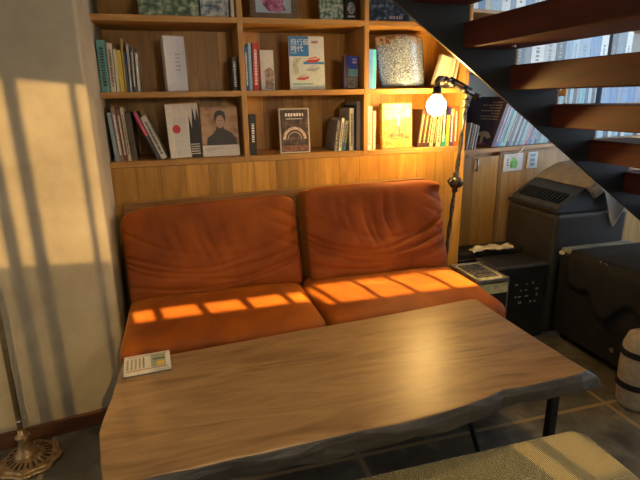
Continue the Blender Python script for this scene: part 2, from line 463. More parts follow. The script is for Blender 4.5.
g1 = 'books at the left of the middle shelf'; g2 = 'magazines at the left of the lower shelf'; g3 = 'books beside the middle upright'
g4 = 'slim books in the centre of the lower shelf'; g5 = 'books at the right end of the lower shelf'
W_, K_ = M['white_ink'], M['ink']
spine('thick teal book standing leftmost on the middle shelf', -.308, Z2, .036, .207, .7, paper((.10,.30,.31)), g1, ink=K_)
spine('cream book with bold black spine lettering beside the teal book', -.271, Z2, .023, .196, 1.1, paper((.62,.56,.45)), g1, ink=K_)
spine('slim pale cream book between lettered cream book and yellow book', -.247, Z2, .013, .173, 1.3, paper((.60,.58,.42)), g1)
spine('yellow book among the books left on the middle shelf', -.233, Z2, .019, .169, .4, paper((.62,.48,.06)), g1)
spine('tall thin tan folder sticking up beside the yellow book', -.213, Z2, .008, .216, .6, paper((.40,.28,.10)), g1)
spine('thin dark blue book just right of the tan folder', -.204, Z2, .009, .162, 0, paper((.03,.06,.14)), g1)
spine('thin grey book right of the dark blue one on middle shelf', -.194, Z2, .010, .194, 1.2, paper((.36,.36,.36)), g1)
spine('dark grey book near the right end of the left group, middle shelf', -.180, Z2, .013, .182, 1.4, paper((.10,.11,.12)), g1, ink=W_)
spine('short white pamphlet at right end of the left group, middle shelf', -.163, Z2, .009, .159, 1.6, paper((.62,.62,.60)), g1)
spine('small black book alone against the upright on the middle shelf', .246, Z2, .022, .144, 0, paper((.02,.02,.022)), None, ink=W_)

spine('blue grey magazine leftmost on the lower shelf', -.290, Z3, .017, .209, -3, paper((.22,.30,.38)), g2, D=.2, cat='magazine', name='magazine')
spine('pinkish brown magazine second from left on the lower shelf', -.272, Z3, .018, .230, -2.8, paper((.26,.17,.15)), g2, D=.2, ink=W_, cat='magazine', name='magazine')
spine('dark red brown magazine third from left on the lower shelf', -.253, Z3, .016, .225, -2.6, paper((.16,.07,.05)), g2, D=.2, ink=W_, cat='magazine', name='magazine')
spine('thin cream magazine fourth from left on the lower shelf', -.236, Z3, .014, .229, -2.4, paper((.52,.46,.36)), g2, D=.2, ink=K_, cat='magazine', name='magazine')
spine('thick dark brown magazine that the tilted ones lean on', -.219, Z3, .023, .207, -2.2, paper((.07,.055,.045)), g2, D=.2, cat='magazine', name='magazine')
spine('steeply tilted magazine with a pink and black spine', -.113, Z3, .015, .222, -21.5, paper((.06,.055,.06)), g2, D=.2, cat='magazine', name='magazine', band=(.5, .99, paper((.55,.08,.16))))
spine('steeply tilted white magazine with black spine pictures', -.094, Z3, .026, .200, -21.5, paper((.50,.49,.47)), g2, D=.19, ink=K_, cat='magazine', name='magazine')

spine('dark blue book first right of the upright, middle shelf', .3035, Z2, .015, .186, 0, paper((.03,.07,.28)), g3, ink=W_)
spine('thin light blue book between dark blue and red books', .320, Z2, .014, .203, .5, paper((.22,.45,.60)), g3)
spine('thick red book with white lettering on the middle shelf', .337, Z2, .028, .203, 1.2, paper((.55,.035,.03)), g3, ink=W_)
b = spine('black book with white upright lettering alone on the lower shelf', .306, Z3, .033, .185, 1.1, paper((.012,.012,.013)), None)
bm = B(); glyph_row(bm, .06, .145, .010, .012, random.Random(3), .0006, True); obj('spine_lettering', bm, W_, b)

sp = speckle('speckled spine', [(.4, (.03,.03,.03)), (.6, (.35,.33,.30))], 140)
k_ = lambda x: .722 + (x-.729)*.86
spine('dark speckled book leftmost of the slim group, lower shelf', .7205, Z3, .016, .147, 7, sp, g4)
spine('slim white book second in the slim group, lower shelf', .7415, Z3, .015, .159, 7, paper((.60,.60,.56)), g4, ink=K_)
spine('grey and black book with a blue foot in the slim group', .760, Z3, .019, .146, 7, paper((.24,.25,.25)), g4, ink=K_, band=(0, .28, paper((.03,.12,.22))))
spine('taller grey book with dark dotted spine in the slim group', k_(.820), Z3, .023, .205, 0, paper((.40,.40,.36)), g4, ink=K_)
spine('thin navy book left of the tall beige one, lower shelf', k_(.848), Z3, .011, .218, .6, paper((.02,.03,.07)), g4)
spine('tall beige grey book against the middle upright, lower shelf', k_(.8625), Z3, .020, .236, .3, paper((.42,.38,.30)), g4)
spine('white book with diagonal spine dots right of the upright', .889, Z3, .030, .211, .4, paper((.60,.57,.55)), g4, ink=paper((.35,.33,.30)))
spine('short cream book right of the dotted white book', .922, Z3, .016, .189, .5, paper((.66,.58,.36)), g4)

b = spine('thick bright blue book with a cyan edge, middle shelf', .8905, Z2, .038, .178, 0, paper((.16,.38,.90)), None, y=.006)
rect(b, 'cyan_band', .019, .0335, .001, .177, paper((.10,.75,.85)), .0004)

brn = (.055,.022,.014); yl = paper((.60,.46,.20))
for i, (x, w, h, ln, c, ink, lab) in enumerate([
    (1.168,.023,.189,7.5,brn,yl,'dark brown novel leftmost in the tilted row behind the bulb'),
    (1.193,.022,.184,7.2,(.07,.026,.016),yl,'dark brown novel second in the tilted row behind the bulb'),
    (1.217,.020,.174,7,(.05,.02,.014),yl,'dark brown novel third in the tilted row behind the bulb'),
    (1.239,.018,.163,6.5,(.52,.40,.22),K_,'cream novel fourth in the tilted row behind the bulb'),
    (1.260,.014,.157,5,(.045,.02,.015),yl,'dark brown novel fifth in the tilted row behind the bulb'),
    (1.279,.023,.176,2,(.62,.52,.28),K_,'pale yellow book hidden partly behind the glowing bulb'),
    (1.304,.027,.205,.8,(.02,.03,.028),W_,'black book with a teal foot right of the bulb'),
    (1.333,.019,.159,.5,(.66,.42,.05),None,'yellow book right of the bulb on the lower shelf'),
    (1.354,.021,.195,.3,(.07,.05,.26),W_,'purple book with a cream label beside the yellow one'),
    (1.377,.022,.203,.1,(.58,.14,.03),W_,'orange book at the right end of the lower shelf')]):
    bb = spine(lab, x, Z3, w, h, ln, paper(c), g5, ink=ink, D=.15,
               band=(0, .28, paper((.02,.28,.24))) if 'teal foot' in lab else ((.8, .97, paper((.60,.46,.22))) if 'cream label' in lab else None))

# -- books showing their covers
def facebook(label, x, z, W, H, cov, T=.014, tilt=5, lean=0, y=.035, name='book', cat='book', yaw=0., group=None):
    return book_base(name, label, T, H, W, cov, True, (x, y, z + .0008 + max(0, W*math.sin(rad(lean))) + T*math.sin(rad(tilt))), rad(lean), rad(tilt), group, yaw, cat)

# white leaflet box, turned so its spine shows
b = facebook('pale lavender white book standing turned on the middle shelf', -.038, Z2, .090, .228, paper((.66,.68,.76)), T=.05, tilt=2, yaw=rad(14), y=.04)
bm = B()
for k in range(5): glyph_row(bm, .045, .066, .15-.016*k, .007, random.Random(k))
obj('cover_lettering', bm, paper((.30,.34,.46)), b); rect(b, 'spine_edge', .0, .016, 0, .228, paper((.66,.66,.68)), .0004)

b = facebook('white fashion magazine with a red dot and dark right half', -.055, Z3, .142, .238, paper((.70,.68,.62)), lean=-1.5, name='magazine', cat='magazine')
poly(b, 'dark_picture', [(.094,.0),(.1415,.0),(.1415,.165),(.135,.222),(.126,.16),(.117,.225),(.108,.13),(.098,.19),(.092,.06)], M['ink'])
poly(b, 'grey_panel', [(.03,.01),(.09,.01),(.085,.18),(.03,.18)], paper((.60,.60,.60)), .0005)
ellipse(b, 'red_dot', .040, .128, .017, .019, paper((.60,.03,.06)), .0012)
bm = B()
for k in range(5): glyph_row(bm, .096, .135, .055-.0105*k, .005, random.Random(20+k), .0014)
for k in range(3): glyph_row(bm, .006, .028, .225-.009*k, .005, random.Random(60+k), .0010)
obj('cover_lettering', bm, W_, b)

b = facebook('magazine with a portrait of a person in a black turtleneck', .090, Z3, .168, .225, speckle('warm backdrop', [(.35, (.28,.13,.06)), (.5, (.50,.30,.17)), (.68, (.55,.40,.27))], 11, stretch=(1,1,2.5)), T=.012, name='magazine', cat='magazine')
sw = paper((.022,.022,.026))
poly(b, 'sweater', [(.020,.050),(.024,.085),(.052,.104),(.066,.122),(.070,.136),(.100,.136),(.104,.124),(.136,.106),(.156,.080),(.160,.050)], sw, .0008)
ellipse(b, 'face', .086, .160, .017, .026, paper((.52,.33,.23)), .0012)
poly(b, 'neck', [(.076,.128),(.096,.128),(.096,.150),(.076,.150)], paper((.44,.27,.19)), .0010)
poly(b, 'hair', [(.064,.150),(.060,.182),(.070,.203),(.088,.209),(.108,.200),(.114,.178),(.108,.152),(.104,.172),(.094,.186),(.080,.184),(.070,.172)], paper((.018,.014,.012)), .0016)
bm = B(); box(bm, .077, .083, -.0015, 0, .161, .1635); box(bm, .089, .095, -.0015, 0, .161, .1635); obj('eyes', bm, sw, b)
bm = B(); box(bm, .081, .092, -.0015, 0, .1445, .1465); obj('mouth', bm, paper((.40,.14,.12)), b)
rect(b, 'paper_band', .0, .168, .002, .052, paper((.68,.65,.60)), .0018)
bm = B(); glyph_row(bm, .012, .09, .036, .003, random.Random(8), .0022); glyph_row(bm, .012, .06, .029, .003, random.Random(9), .0022); obj('band_lettering', bm, paper((.25,.24,.22)), b)

b = facebook('dark book with a glowing arch on its cover, lower shelf', .453, Z3, .147, .209, paper((.62,.55,.45)), T=.016)
rect(b, 'cover_picture', .006, .141, .005, .203, speckle('dim hall picture', [(.3, (.02,.014,.013)), (.55, (.09,.055,.045)), (.8, (.30,.20,.15))], 40), .0007)
def arch(r, name, cx, cz, r0, r1, m, e=.0012, a0=0, a1=PI, n=24):
    bm = B(); pts = [(cx+r1*math.cos(a0+(a1-a0)*k/n), cz+r1*math.sin(a0+(a1-a0)*k/n)) for k in range(n+1)] + [(cx+r0*math.cos(a0+(a1-a0)*k/n), cz+r0*math.sin(a0+(a1-a0)*k/n)) for k in range(n, -1, -1)]
    vs = [bm.verts.new((u, -e, w)) for u, w in pts]
    for k in range(n): bm.faces.new((vs[k], vs[k+1], vs[2*n-k], vs[2*n+1-k]))
    return obj(name, bm, m, r)
arch(b, 'arch', .073, .065, .044, .058, speckle('arch light', [(.35, (.30,.19,.12)), (.6, (.75,.62,.50))], 90))
arch(b, 'inner_arch', .073, .065, .030, .036, paper((.42,.30,.22)))
rect(b, 'stage', .010, .137, .008, .036, speckle('stage', [(.3, (.10,.04,.025)), (.7, (.34,.16,.09))], 60), .0010)
bm = B(); glyph_row(bm, .030, .118, .172, .014, random.Random(33), .0012); glyph_row(bm, .034, .114, .158, .004, random.Random(34), .0012); obj('cover_lettering', bm, W_, b)

b = facebook('blue and white picture book of old aeroplanes, middle shelf', .512, Z2, .168, .236, paper((.62,.66,.60)), T=.012)
rect(b, 'blue_panel', .0005, .094, .148, .2355, paper((.035,.20,.52)), .0006)
rect(b, 'white_panel', .097, .162, .150, .2335, paper((.62,.64,.66)), .0006)
for body, z_ in (('飛行艇', .209), ('時代', .180)): text_mesh('cover_title', body, .030, paper((.70,.76,.80)), b, (.008, -.0009, z_), align='LEFT')
bm = B(); glyph_row(bm, .008, .036, .161, .004, random.Random(5), .0012); glyph_row(bm, .105, .155, .226, .003, random.Random(6), .0012); glyph_row(bm, .106, .150, .188, .003, random.Random(7), .0012)
glyph_row(bm, .010, .158, .008, .004, random.Random(71), .0012); obj('cover_lettering', bm, paper((.45,.55,.60)), b)
rect(b, 'small_picture', .108, .140, .205, .217, paper((.30,.22,.16)), .0012)
def plane(cx, cz, s, c, w):
    poly(b, 'aeroplane', [(cx-.5*s, cz), (cx-.3*s, cz+.10*s), (cx+.2*s, cz+.12*s), (cx+.5*s, cz+.20*s), (cx+.42*s, cz+.02*s), (cx+.1*s, cz-.10*s), (cx-.3*s, cz-.08*s)], paper(c), .0012)
    poly(b, 'wing', [(cx-.30*s, cz+.20*s), (cx+.25*s, cz+.30*s), (cx+.28*s, cz+.22*s), (cx-.25*s, cz+.13*s)], paper(w), .0014)
rect(b, 'sea', .066, .166, .113, .124, paper((.04,.26,.60)), .0008)
plane(.112, .126, .072, (.55,.07,.04), (.60,.13,.07)); plane(.110, .088, .070, (.38,.38,.36), (.50,.48,.44)); plane(.060, .048, .066, (.58,.10,.07), (.40,.42,.40))
poly(b, 'leafy_picture', [(.018,.066),(.044,.070),(.040,.110),(.056,.142),(.024,.140),(.014,.110)], speckle('leafy', [(.4, (.30,.38,.34)), (.6, (.62,.60,.46))], 120), .0008)
rect(b, 'green_strip', .012, .110, .022, .028, paper((.18,.42,.36)), .0008)

gold = speckle('golden cover', [(.3, (.30,.14,.02)), (.48, (.46,.29,.045)), (.7, (.58,.48,.18))], 60)
b = facebook('golden yellow illustrated book on the lower shelf, right bay', .979, Z3, .164, .221, gold, T=.03)
poly(b, 'pale_sky', [(.010,.140),(.154,.150),(.158,.216),(.006,.216)], speckle('pale sky', [(.35, (.62,.46,.20)), (.65, (.72,.66,.42))], 30), .0005)
poly(b, 'dark_hill', [(.030,.062),(.060,.078),(.090,.142),(.104,.128),(.140,.076),(.150,.045),(.05,.042)], speckle('hill', [(.4, (.14,.07,.03)), (.65, (.42,.26,.08))], 70), .0009)
poly(b, 'blue_flash', [(.080,.106),(.092,.112),(.096,.155),(.088,.160)], paper((.15,.55,.58)), .0014)
poly(b, 'slanting_beam', [(.084,.175),(.152,.208),(.155,.200),(.090,.166)], paper((.22,.20,.12)), .0012)
bm = B(); glyph_row(bm, .020, .072, .188, .012, random.Random(44), .0010); glyph_row(bm, .022, .076, .172, .009, random.Random(45), .0010); obj('cover_lettering', bm, paper((.70,.34,.16)), b)

# album in a curved plastic sleeve
alb = thing('album', 'large speckled grey album in a bent clear sleeve, middle shelf', 'album', (.994, .05, Z2 + .012), (rad(-5), rad(-1.2), 0))
bm = B(); n = 24; H = .240; W = .236
vs = []
for j in range(13):
    row = []
    for i in range(n+1):
        u = i/n; w = j/12
        row.append(bm.verts.new((u*W - .018*math.sin(w*PI/2)*(1-u) - .008*(w**2), .05*(u-.5)**2*4 - .05 + .004*noise.noise(Vector((u*3, w*3, 1))), w*H + .004*math.sin(u*PI)*(w > .95) - .006*u*w)))
    vs.append(row)
for j in range(12):
    for i in range(n): bm.faces.new((vs[j][i], vs[j][i+1], vs[j+1][i+1], vs[j+1][i]))
for v_ in bm.verts: v_.co.y += .05
obj('cover', bm, speckle('silver speckle', [(.36, (.05,.075,.12)), (.5, (.17,.22,.31)), (.66, (.36,.43,.55))], 190, .25, 10, coat=.6), alb, smooth=True, solid=.006)
bm = B()
for i in range(n):
    pass
vs2 = []
for w in (.84, .985):
    vs2.append([bm.verts.new((u*W - .018*math.sin(w*PI/2)*(1-u) - .008*w*w, .05*(u-.5)**2*4 - .0042, w*H - .006*u*w)) for u in [i/n for i in range(n+1)]])
for i in range(n): bm.faces.new((vs2[0][i], vs2[0][i+1], vs2[1][i+1], vs2[1][i]))
obj('title_band', bm, speckle('brown band', [(.42, (.07,.04,.03)), (.58, (.30,.24,.20))], 60, .3, 8), alb, smooth=True)

b = facebook('grey book with a brown picture beside the red book', .376, Z2, .066, .174, paper((.50,.49,.46)), T=.03, tilt=2, yaw=rad(12), y=.04)
rect(b, 'spine_edge', 0, .018, 0, .174, paper((.42,.43,.42)), .0003)
poly(b, 'brown_picture', [(.020,.004),(.063,.004),(.063,.085),(.045,.10),(.020,.088)], speckle('brown scene', [(.35, (.12,.08,.07)), (.65, (.36,.26,.22))], 50), .0008)
b = facebook('small purple and blue paperback leaning at right of middle bay', .772, Z2, .076, .150, paper((.05,.035,.10)), T=.02, tilt=3, lean=3, yaw=rad(6), y=.04)
rect(b, 'blue_top', .022, .075, .092, .149, paper((.05,.10,.62)), .0006)
rect(b, 'cyan_middle', .024, .075, .056, .091, paper((.25,.55,.66)), .0006)
rect(b, 'grey_foot', .024, .075, .002, .055, speckle('street', [(.4, (.16,.15,.14)), (.6, (.42,.38,.34))], 60), .0006)
bm = B(); glyph_row(bm, .045, .066, .132, .006, random.Random(12), .0010); glyph_row(bm, .045, .066, .116, .010, random.Random(13), .0010); obj('cover_lettering', bm, W_, b)
b = facebook('cream white book leaning right behind the lamp arm', 1.256, Z2, .062, .150, paper((.58,.53,.42)), T=.03, tilt=0, lean=17, y=.05)
gl = 'loose papers leaning behind the lamp arm'
for i, (x, w, h, ln, c, lab) in enumerate([(1.335,.008,.165,11,(.62,.60,.52),'thin white booklet leaning behind the lamp arm, next to cream book'),
        (1.3455,.006,.150,11,(.36,.24,.12),'thin brown booklet leaning in middle of the papers behind the lamp arm'), (1.354,.010,.158,11,(.55,.54,.50),'pale grey booklet rightmost of the papers behind the lamp arm')]):
    spine(lab, x, Z2, w, h, ln, paper(c), gl, D=.14, cat='booklet', name='booklet')

# top shelf
leaf = speckle('foliage print', [(.30, (.03,.05,.035)), (.43, (.08,.14,.09)), (.54, (.22,.29,.19)), (.68, (.52,.55,.42))], 38, .45, 8)
b = facebook('wide dark green leafy picture book on the top shelf', -.124, Z1, .246, .200, leaf, T=.02)
sea = speckle('seaside print', [(.32, (.04,.07,.12)), (.45, (.20,.28,.36)), (.58, (.56,.60,.60)), (.72, (.70,.62,.52))], 36, .4, 7)
facebook('blue and white picture book beside the leafy one, top shelf', .128, Z1, .120, .20, sea, T=.02)
spine('thin white book at the end of the left top shelf', .256, Z1, .015, .19, 0, paper((.62,.60,.54)), None)
fr = thing('picture_frame', 'wooden framed print of a pink figure on the top shelf', 'picture frame', (.343, .05, Z1+.003), (rad(-5), 0, 0))
bm = B()
for a in ((0,.215,0,.02,0,.026), (0,.215,0,.02,.214,.24), (0,.026,0,.02,.026,.214), (.189,.215,0,.02,.026,.214)): box(bm, *a)
obj('frame', bm, wood('frame wood', (.10,.06,.03), (.17,.11,.06), (.24,.16,.09), (3, 12, 12), 3, .5), fr, bevel=.002)
obj('print', bx(.024, .191, .008, .014, .024, .216), paper((.42,.52,.60)), fr)
bm = B(); prism(bm, [(.060,.060),(.085,.034),(.130,.030),(.165,.040),(.150,.065),(.160,.10),(.11,.13),(.07,.11),(.052,.085)], .0065, .008, 'y'); obj('pink_figure', bm, speckle('pink shape', [(.38, (.10,.02,.05)), (.52, (.45,.10,.20)), (.7, (.60,.30,.38))], 34), fr)
flo = speckle('floral print', [(.32, (.03,.06,.04)), (.45, (.12,.20,.12)), (.58, (.50,.54,.44)), (.7, (.50,.22,.18))], 60, .45, 6)
facebook('dark green floral book on the top shelf, middle bay', .660, Z1, .113, .19, flo, T=.02)
b = facebook('narrow black book with a white round emblem, top shelf', .782, Z1, .056, .17, paper((.018,.018,.02)), T=.03)
ellipse(b, 'round_emblem', .029, .052, .019, .026, speckle('engraving', [(.45, (.20,.20,.20)), (.6, (.60,.60,.58))], 120), .001)
rect(b, 'white_label', .012, .046, .012, .020, paper((.55,.55,.52)), .001)
nav = speckle('night pattern', [(.4, (.012,.018,.035)), (.55, (.04,.06,.09)), (.7, (.34,.38,.40))], 40, .4, 8)
b = facebook('dark blue patterned picture book on the top shelf, right bay', .900, Z1, .215, .19, nav, T=.02)
bm = B(); glyph_row(bm, .10, .17, .010, .014, random.Random(91), .001); obj('cover_lettering', bm, paper((.58,.40,.38)), b)

# ------------------------------------------------------------------ sofa
def cushion(name, hx, hy, hz, parent, loc, rot, n=5.5, bulge=.0, wr=None, cuts=44, m=None):
    bm = B(); bmesh.ops.create_cube(bm, size=2)
    bmesh.ops.subdivide_edges(bm, edges=bm.edges[:], cuts=cuts, use_grid_fill=True)
    for v in bm.verts:
        p = v.co.copy()
        L = (abs(p.x)**n + abs(p.y)**n + abs(p.z)**n) ** (1/n)
        p = p / L
        q = Vector((p.x*hx, p.y*hy, p.z*hz))
        if wr: q = wr(q, p)
        v.co = q
    o = obj(name, bm, m or M['velvet'], parent, smooth=True, loc=loc, rot=rot)
    return o

sofa = thing('sofa', 'rust orange velvet two seat sofa with a wooden back board against the oak wall', 'sofa', (.46, -.4, 0))
def s_off(x, y, z): return (x-.46, y+.4, z)
# back board & plinth
bd = B(); prism(bd, [(-.275-.46, .20), (1.185-.46, .20), (1.185-.46, .905), (1.165-.46, .912), (-.275-.46, .880)], .345, .385, 'y')
obj('back_board', bd, M['sofa_wood'], sofa, bevel=.004)
obj('base', bx(-.27-.46, 1.175-.46, -.34, .34, .10, .29), M['sofa_wood'], sofa, bevel=.008)
for x in (-.20, 1.10):
    for y in (-.66, -.12):
        obj('leg', bx(x-.46-.03, x-.46+.03, y+.4-.03, y+.4+.03, .001, .10), M['black_iron'], sofa, bevel=.004)

def gauss(x, c, s): return math.exp(-((x-c)/s)**2)
def seat_wr(seed, right):
    def f(q, p):
        top = max(0, p.z)
        # crown of the seat and soft sag
        q.z += top*.022*(1-p.x**4)*(1-p.y**2) - top*.010*gauss(p.y, .1, .4)*gauss(p.x, 0, .5)
        nz = noise.noise(Vector((q.x*4+seed, q.y*9, q.z*4)))
        q.z += .006*nz*top
        # a few pulled creases running back to front from the seam
        for c, a in ((-.62, .9), (-.15, .6), (.35, .8), (.78, .7)):
            q.z -= .004*a*gauss(p.x + .12*p.y + .05*math.sin(3*p.y+seed), c, .03)*top*gauss(p.y, .25, .7)
        # bulging front and rounded, drooping front edge
        if p.y < 0: q.y += -.02*(1-abs(p.z)**2)*(-p.y)*(1-p.x**6)
        if right and p.x > .6 and p.y < -.3:
            k = (p.x-.6)/.4*(-p.y-.3)/.7
            q.z -= .05*k*top; q.x += .03*k
        return q
    return f
for i, (xa, xb) in enumerate(((-.268, .457), (.463, 1.195))):
    cushion('seat_cushion', (xb-xa)/2, .265, .125, sofa, s_off((xa+xb)/2, -.500, .405), (rad(-1.0), 0, 0), 11, wr=seat_wr(3+9*i, i == 1))

def back_wr(seed, right):
    def f(q, p):
        fr_ = max(0, -p.y)
        q.y -= fr_*.022*(1-p.x**6)*(1-p.z**4)
        q.y -= fr_*.020*gauss(p.z, -.6, .45)                       # slumped lower part
        q.y += .010*noise.noise(Vector((q.x*3+seed, q.z*6, 0)))*fr_
        # long smile shaped sag folds
        amp = 1.5 if right else 1.0
        for c, a, s_, cv, x0 in ((-.30, .010, .035, .50, -.1), (-.43, .012, .035, .42, .0), (-.56, .010, .03, .36, .1), (-.70, .008, .03, .28, -.1), (-.12, .006, .04, .55, .15)):
            zc = c + cv*(p.x-x0)**2 + .06*noise.noise(Vector((q.x*5, seed, c*9)))
            q.y += amp*a*gauss(p.z, zc, s_)*fr_*(.4+.6*abs(p.x))
        # short hanging folds below the top seam
        for c, a, s_, zc in ((-.50, .008, .04, .35), (-.36, .010, .032, .25), (-.13, .012, .035, .10), (-.02, .014, .035, .15), (.16, .010, .03, .35), (.34, .005, .05, .4)):
            q.y += (1.25 if right else .7)*a*gauss(p.x + .10*p.z + .03*math.sin(4*p.z+c), c, s_)*fr_*gauss(p.z, zc, .34)
        # pulled seam at the right edge
        if p.x > .6:
            k = (p.x-.6)/.4
            for c in (.50, .22, -.12):
                q.y += (.010 if not right else .006)*k*gauss(p.z, c + .30*(1-k), .05)*fr_
                q.x -= .004*k*gauss(p.z, c, .06)
        q.z += (.008*noise.noise(Vector((q.x*4+seed, 7, 0))))*max(0, p.z)
        if right and p.x > .74 and p.z > .5:
            k = (p.x-.74)/.26*(p.z-.5)/.5
            q.y -= .03*k*math.sin(p.z*16); q.x -= .018*k
        if p.x < -.7 and p.z > .3 and not right: q.z -= .02*((-p.x-.7)/.3)**1.5*((p.z-.3)/.7)
        if p.x > .8 and p.z > .6 and not right: q.z -= .015*((p.x-.8)/.2)*((p.z-.6)/.4)
        return q
    return f
cushion('back_cushion', .366, .085, .212, sofa, s_off(.098, -.182, .676), (rad(-12), rad(-2.0), 0), 13, wr=back_wr(2, False), cuts=70)
cushion('back_cushion', .340, .090, .229, sofa, s_off(.841, -.184, .690), (rad(-12), rad(-.2), 0), 13, wr=back_wr(11, True), cuts=70)

# ------------------------------------------------------------------ slab table
tb = thing('coffee_table', 'long live edge wooden slab table in front of the sofa', 'table', (.4, -1.12, 0))
out = []
back_pts = [(-.230,-.905),(-.05,-.890),(.15,-.872),(.321,-.856),(.55,-.842),(.80,-.818),(1.0,-.797)]
right_pts = [(1.020,-.806),(1.020,-.95),(1.022,-1.108),(1.027,-1.24)]
front_pts = [(1.030,-1.335),(1.0,-1.345),(.946,-1.350),(.88,-1.351),(.812,-1.353),(.78,-1.351),(.751,-1.349),(.725,-1.358),(.698,-1.366),(.64,-1.378),(.577,-1.388),(.488,-1.396),(.435,-1.399),(.329,-1.397),(.25,-1.400),(.181,-1.401),(.11,-1.405),(.041,-1.405),(-.04,-1.409),(-.106,-1.407),(-.17,-1.412),(-.215,-1.410)]
left_pts = [(-.226,-1.36),(-.249,-1.22),(-.247,-1.17),(-.238,-1.08),(-.234,-.98)]
top = back_pts + right_pts + front_pts + left_pts
bm = B(); n = len(top); ZT, ZB = .570, .492
def bot(i):
    x, y = top[i]
    k = i - len(back_pts) - len(right_pts)
    if k == -1: return (x + .04, y)
    if 0 <= k < len(front_pts): return (x + (.085 if x > 1.0 else .04*max(0, (x-.6)/.4)), y + .022 + .006*math.sin(x*17) + .004*math.sin(x*41))
    return (x, y)
def midp(i):
    x, y = top[i]; k = i - len(back_pts) - len(right_pts)
    if 0 <= k < len(front_pts): return (x + (.035 if x > 1.0 else 0), y - .004 + .005*math.sin(x*23+1) + .003*math.sin(x*61))
    return (x, y)
A_ = [bm.verts.new((x-.4, y+1.12, ZT)) for x, y in top]
Mi = [bm.verts.new((midp(i)[0]-.4, midp(i)[1]+1.12, ZT-.022)) for i in range(n)]
C_ = [bm.verts.new((bot(i)[0]-.4, bot(i)[1]+1.12, ZB)) for i in range(n)]
bm.faces.new(A_); bm.faces.new(C_)
lo, hi = len(back_pts)+len(right_pts)-1, len(back_pts)+len(right_pts)+len(front_pts)
for i in range(n):
    j = (i+1) % n
    for a, c in ((A_, Mi), (Mi, C_)):
        fc = bm.faces.new((a[i], a[j], c[j], c[i])); fc.material_index = 1 if lo <= i < hi else 0
obj('tabletop', bm, [M['table_wood'], M['table_edge']], tb, bevel=.005, seg=2)
for x, y in ((1.04, -1.22), (-.13, -1.30)):
    obj('leg', bx(x-.4-.013, x-.4+.013, y+1.12-.013, y+1.12+.013, .001, .489), M['black_iron'], tb, bevel=.003)
for x, x2 in ((.801, .962), (-.13, -.13)):
    bm = B(); tube(bm, [(x-.4, .12, .486), (x2-.4, .12, .003)], .0095, 10); obj('leg', bm, M['black_iron'], tb)
for x, x2, y0, y1 in ((1.04, .801, -1.22, -1.0), (-.13, -.13, -1.30, -1.0)):
    bm = B(); tube(bm, [(x-.4, y0+1.12, .482), (x2-.4, y1+1.12, .482)], .008, 8); obj('cross_bar', bm, M['black_iron'], tb)
# acrylic card block lying on the slab
cb = thing('card_stand', 'small clear acrylic card block lying on the left end of the slab table', 'card stand', (-.155, -.945, ZT+.0008), (0, 0, rad(4)))
obj('acrylic_block', bx(-.066, .066, -.052, .052, 0, .004), M['acrylic'], cb, bevel=.001)
obj('card', bx(-.064, .064, -.050, .050, .0045, .012), paper((.66,.62,.50)), cb)
def flat(name, x0, x1, y0, y1, m, z=.0127): return obj(name, bx(x0, x1, y0, y1, .0121, z), m, cb)
bm = B()
for i in range(4): box(bm, -.057+.011*i, -.051+.011*i, -.032, .030, .0121, .0126)
obj('lettering', bm, paper((.36,.30,.20)), cb)
flat('red_line', -.056, .055, -.042, -.039, paper((.36,.10,.07))); flat('top_line', -.056, .055, .039, .041, paper((.32,.10,.12)))
flat('green_bar', -.013, -.008, -.030, .032, paper((.16,.24,.12)))
flat('picture', .010, .050, -.034, .036, paper((.34,.36,.22)))
flat('yellow_patch', .026, .046, -.030, -.006, paper((.72,.46,.05)), .0131); flat('dark_patch', .016, .050, .006, .012, paper((.06,.06,.03)), .0131)

# ------------------------------------------------------------------ ribbed bench in front
be = thing('bench', 'low bench with a ribbed mustard seat in the foreground corner', 'bench', (.62, -1.6, 0))
def rrect(hx, hy, r, n=8):
    pts = []
    for cx, cy, a in ((hx-r, hy-r, 0), (-hx+r, hy-r, PI/2), (-hx+r, -hy+r, PI), (hx-r, -hy+r, 1.5*PI)):
        for k in range(n+1): pts.append((cx+r*math.cos(a+PI/2*k/n), cy+r*math.sin(a+PI/2*k/n)))
    return pts
bm = B(); prism(bm, rrect(.37, .225, .045), .345, .42, 'z'); obj('seat', bm, M['ribbed'], be, bevel=.010, seg=3)
obj('apron', bx(-.335, .335, -.19, .19, .28, .344), M['skirting'], be, bevel=.003)
for x in (-.31, .31):
    for y in (-.165, .165): obj('leg', bx(x-.022, x+.022, y-.022, y+.022, .001, .28), M['skirting'], be, bevel=.003)

# ------------------------------------------------------------------ floor lamp made of pipe
fl = thing('floor_lamp', 'pipe floor lamp with a bare glowing bulb beside the sofa', 'lamp', (1.262, -.17, 0))
lathe_b = lathe(B(), [(.001,.001),(.055,.001),(.055,.02),(.045,.03),(.02,.035),(.001,.036)], 24); obj('base', lathe_b, M['black_iron'], fl, smooth=False)
def PP(z): return (.050*(z-.62)/.64, 0, z)
bm = B(); seg = []
n = 90
rings = []
for i in range(n+1):
    z = .03 + (1.345-.03)*i/n; p = PP(z)
    ring = []
    for k in range(10):
        a = 2*PI*k/10 + i*.42; rr = .0095*(1 + .22*math.cos(2*(2*PI*k/10)))
        ring.append(bm.verts.new((p[0]+rr*math.cos(a), p[1]+rr*math.sin(a), z)))
    rings.append(ring)
for i in range(n):
    for k in range(10): bm.faces.new((rings[i][k], rings[i][(k+1)%10], rings[i+1][(k+1)%10], rings[i+1][k]))
bm.faces.new(rings[0]); bm.faces.new(rings[-1])
obj('pole', bm, M['pipe'], fl, smooth=True)
c = PP(.90); bm = lathe(B(), [(.010,-.05),(.015,-.045),(.013,-.03),(.022,-.022),(.031,-.008),(.031,.008),(.022,.022),(.013,.03),(.015,.045),(.010,.05)], 20, c); obj('knot', bm, M['pipe'], fl, smooth=True)
bm = B()
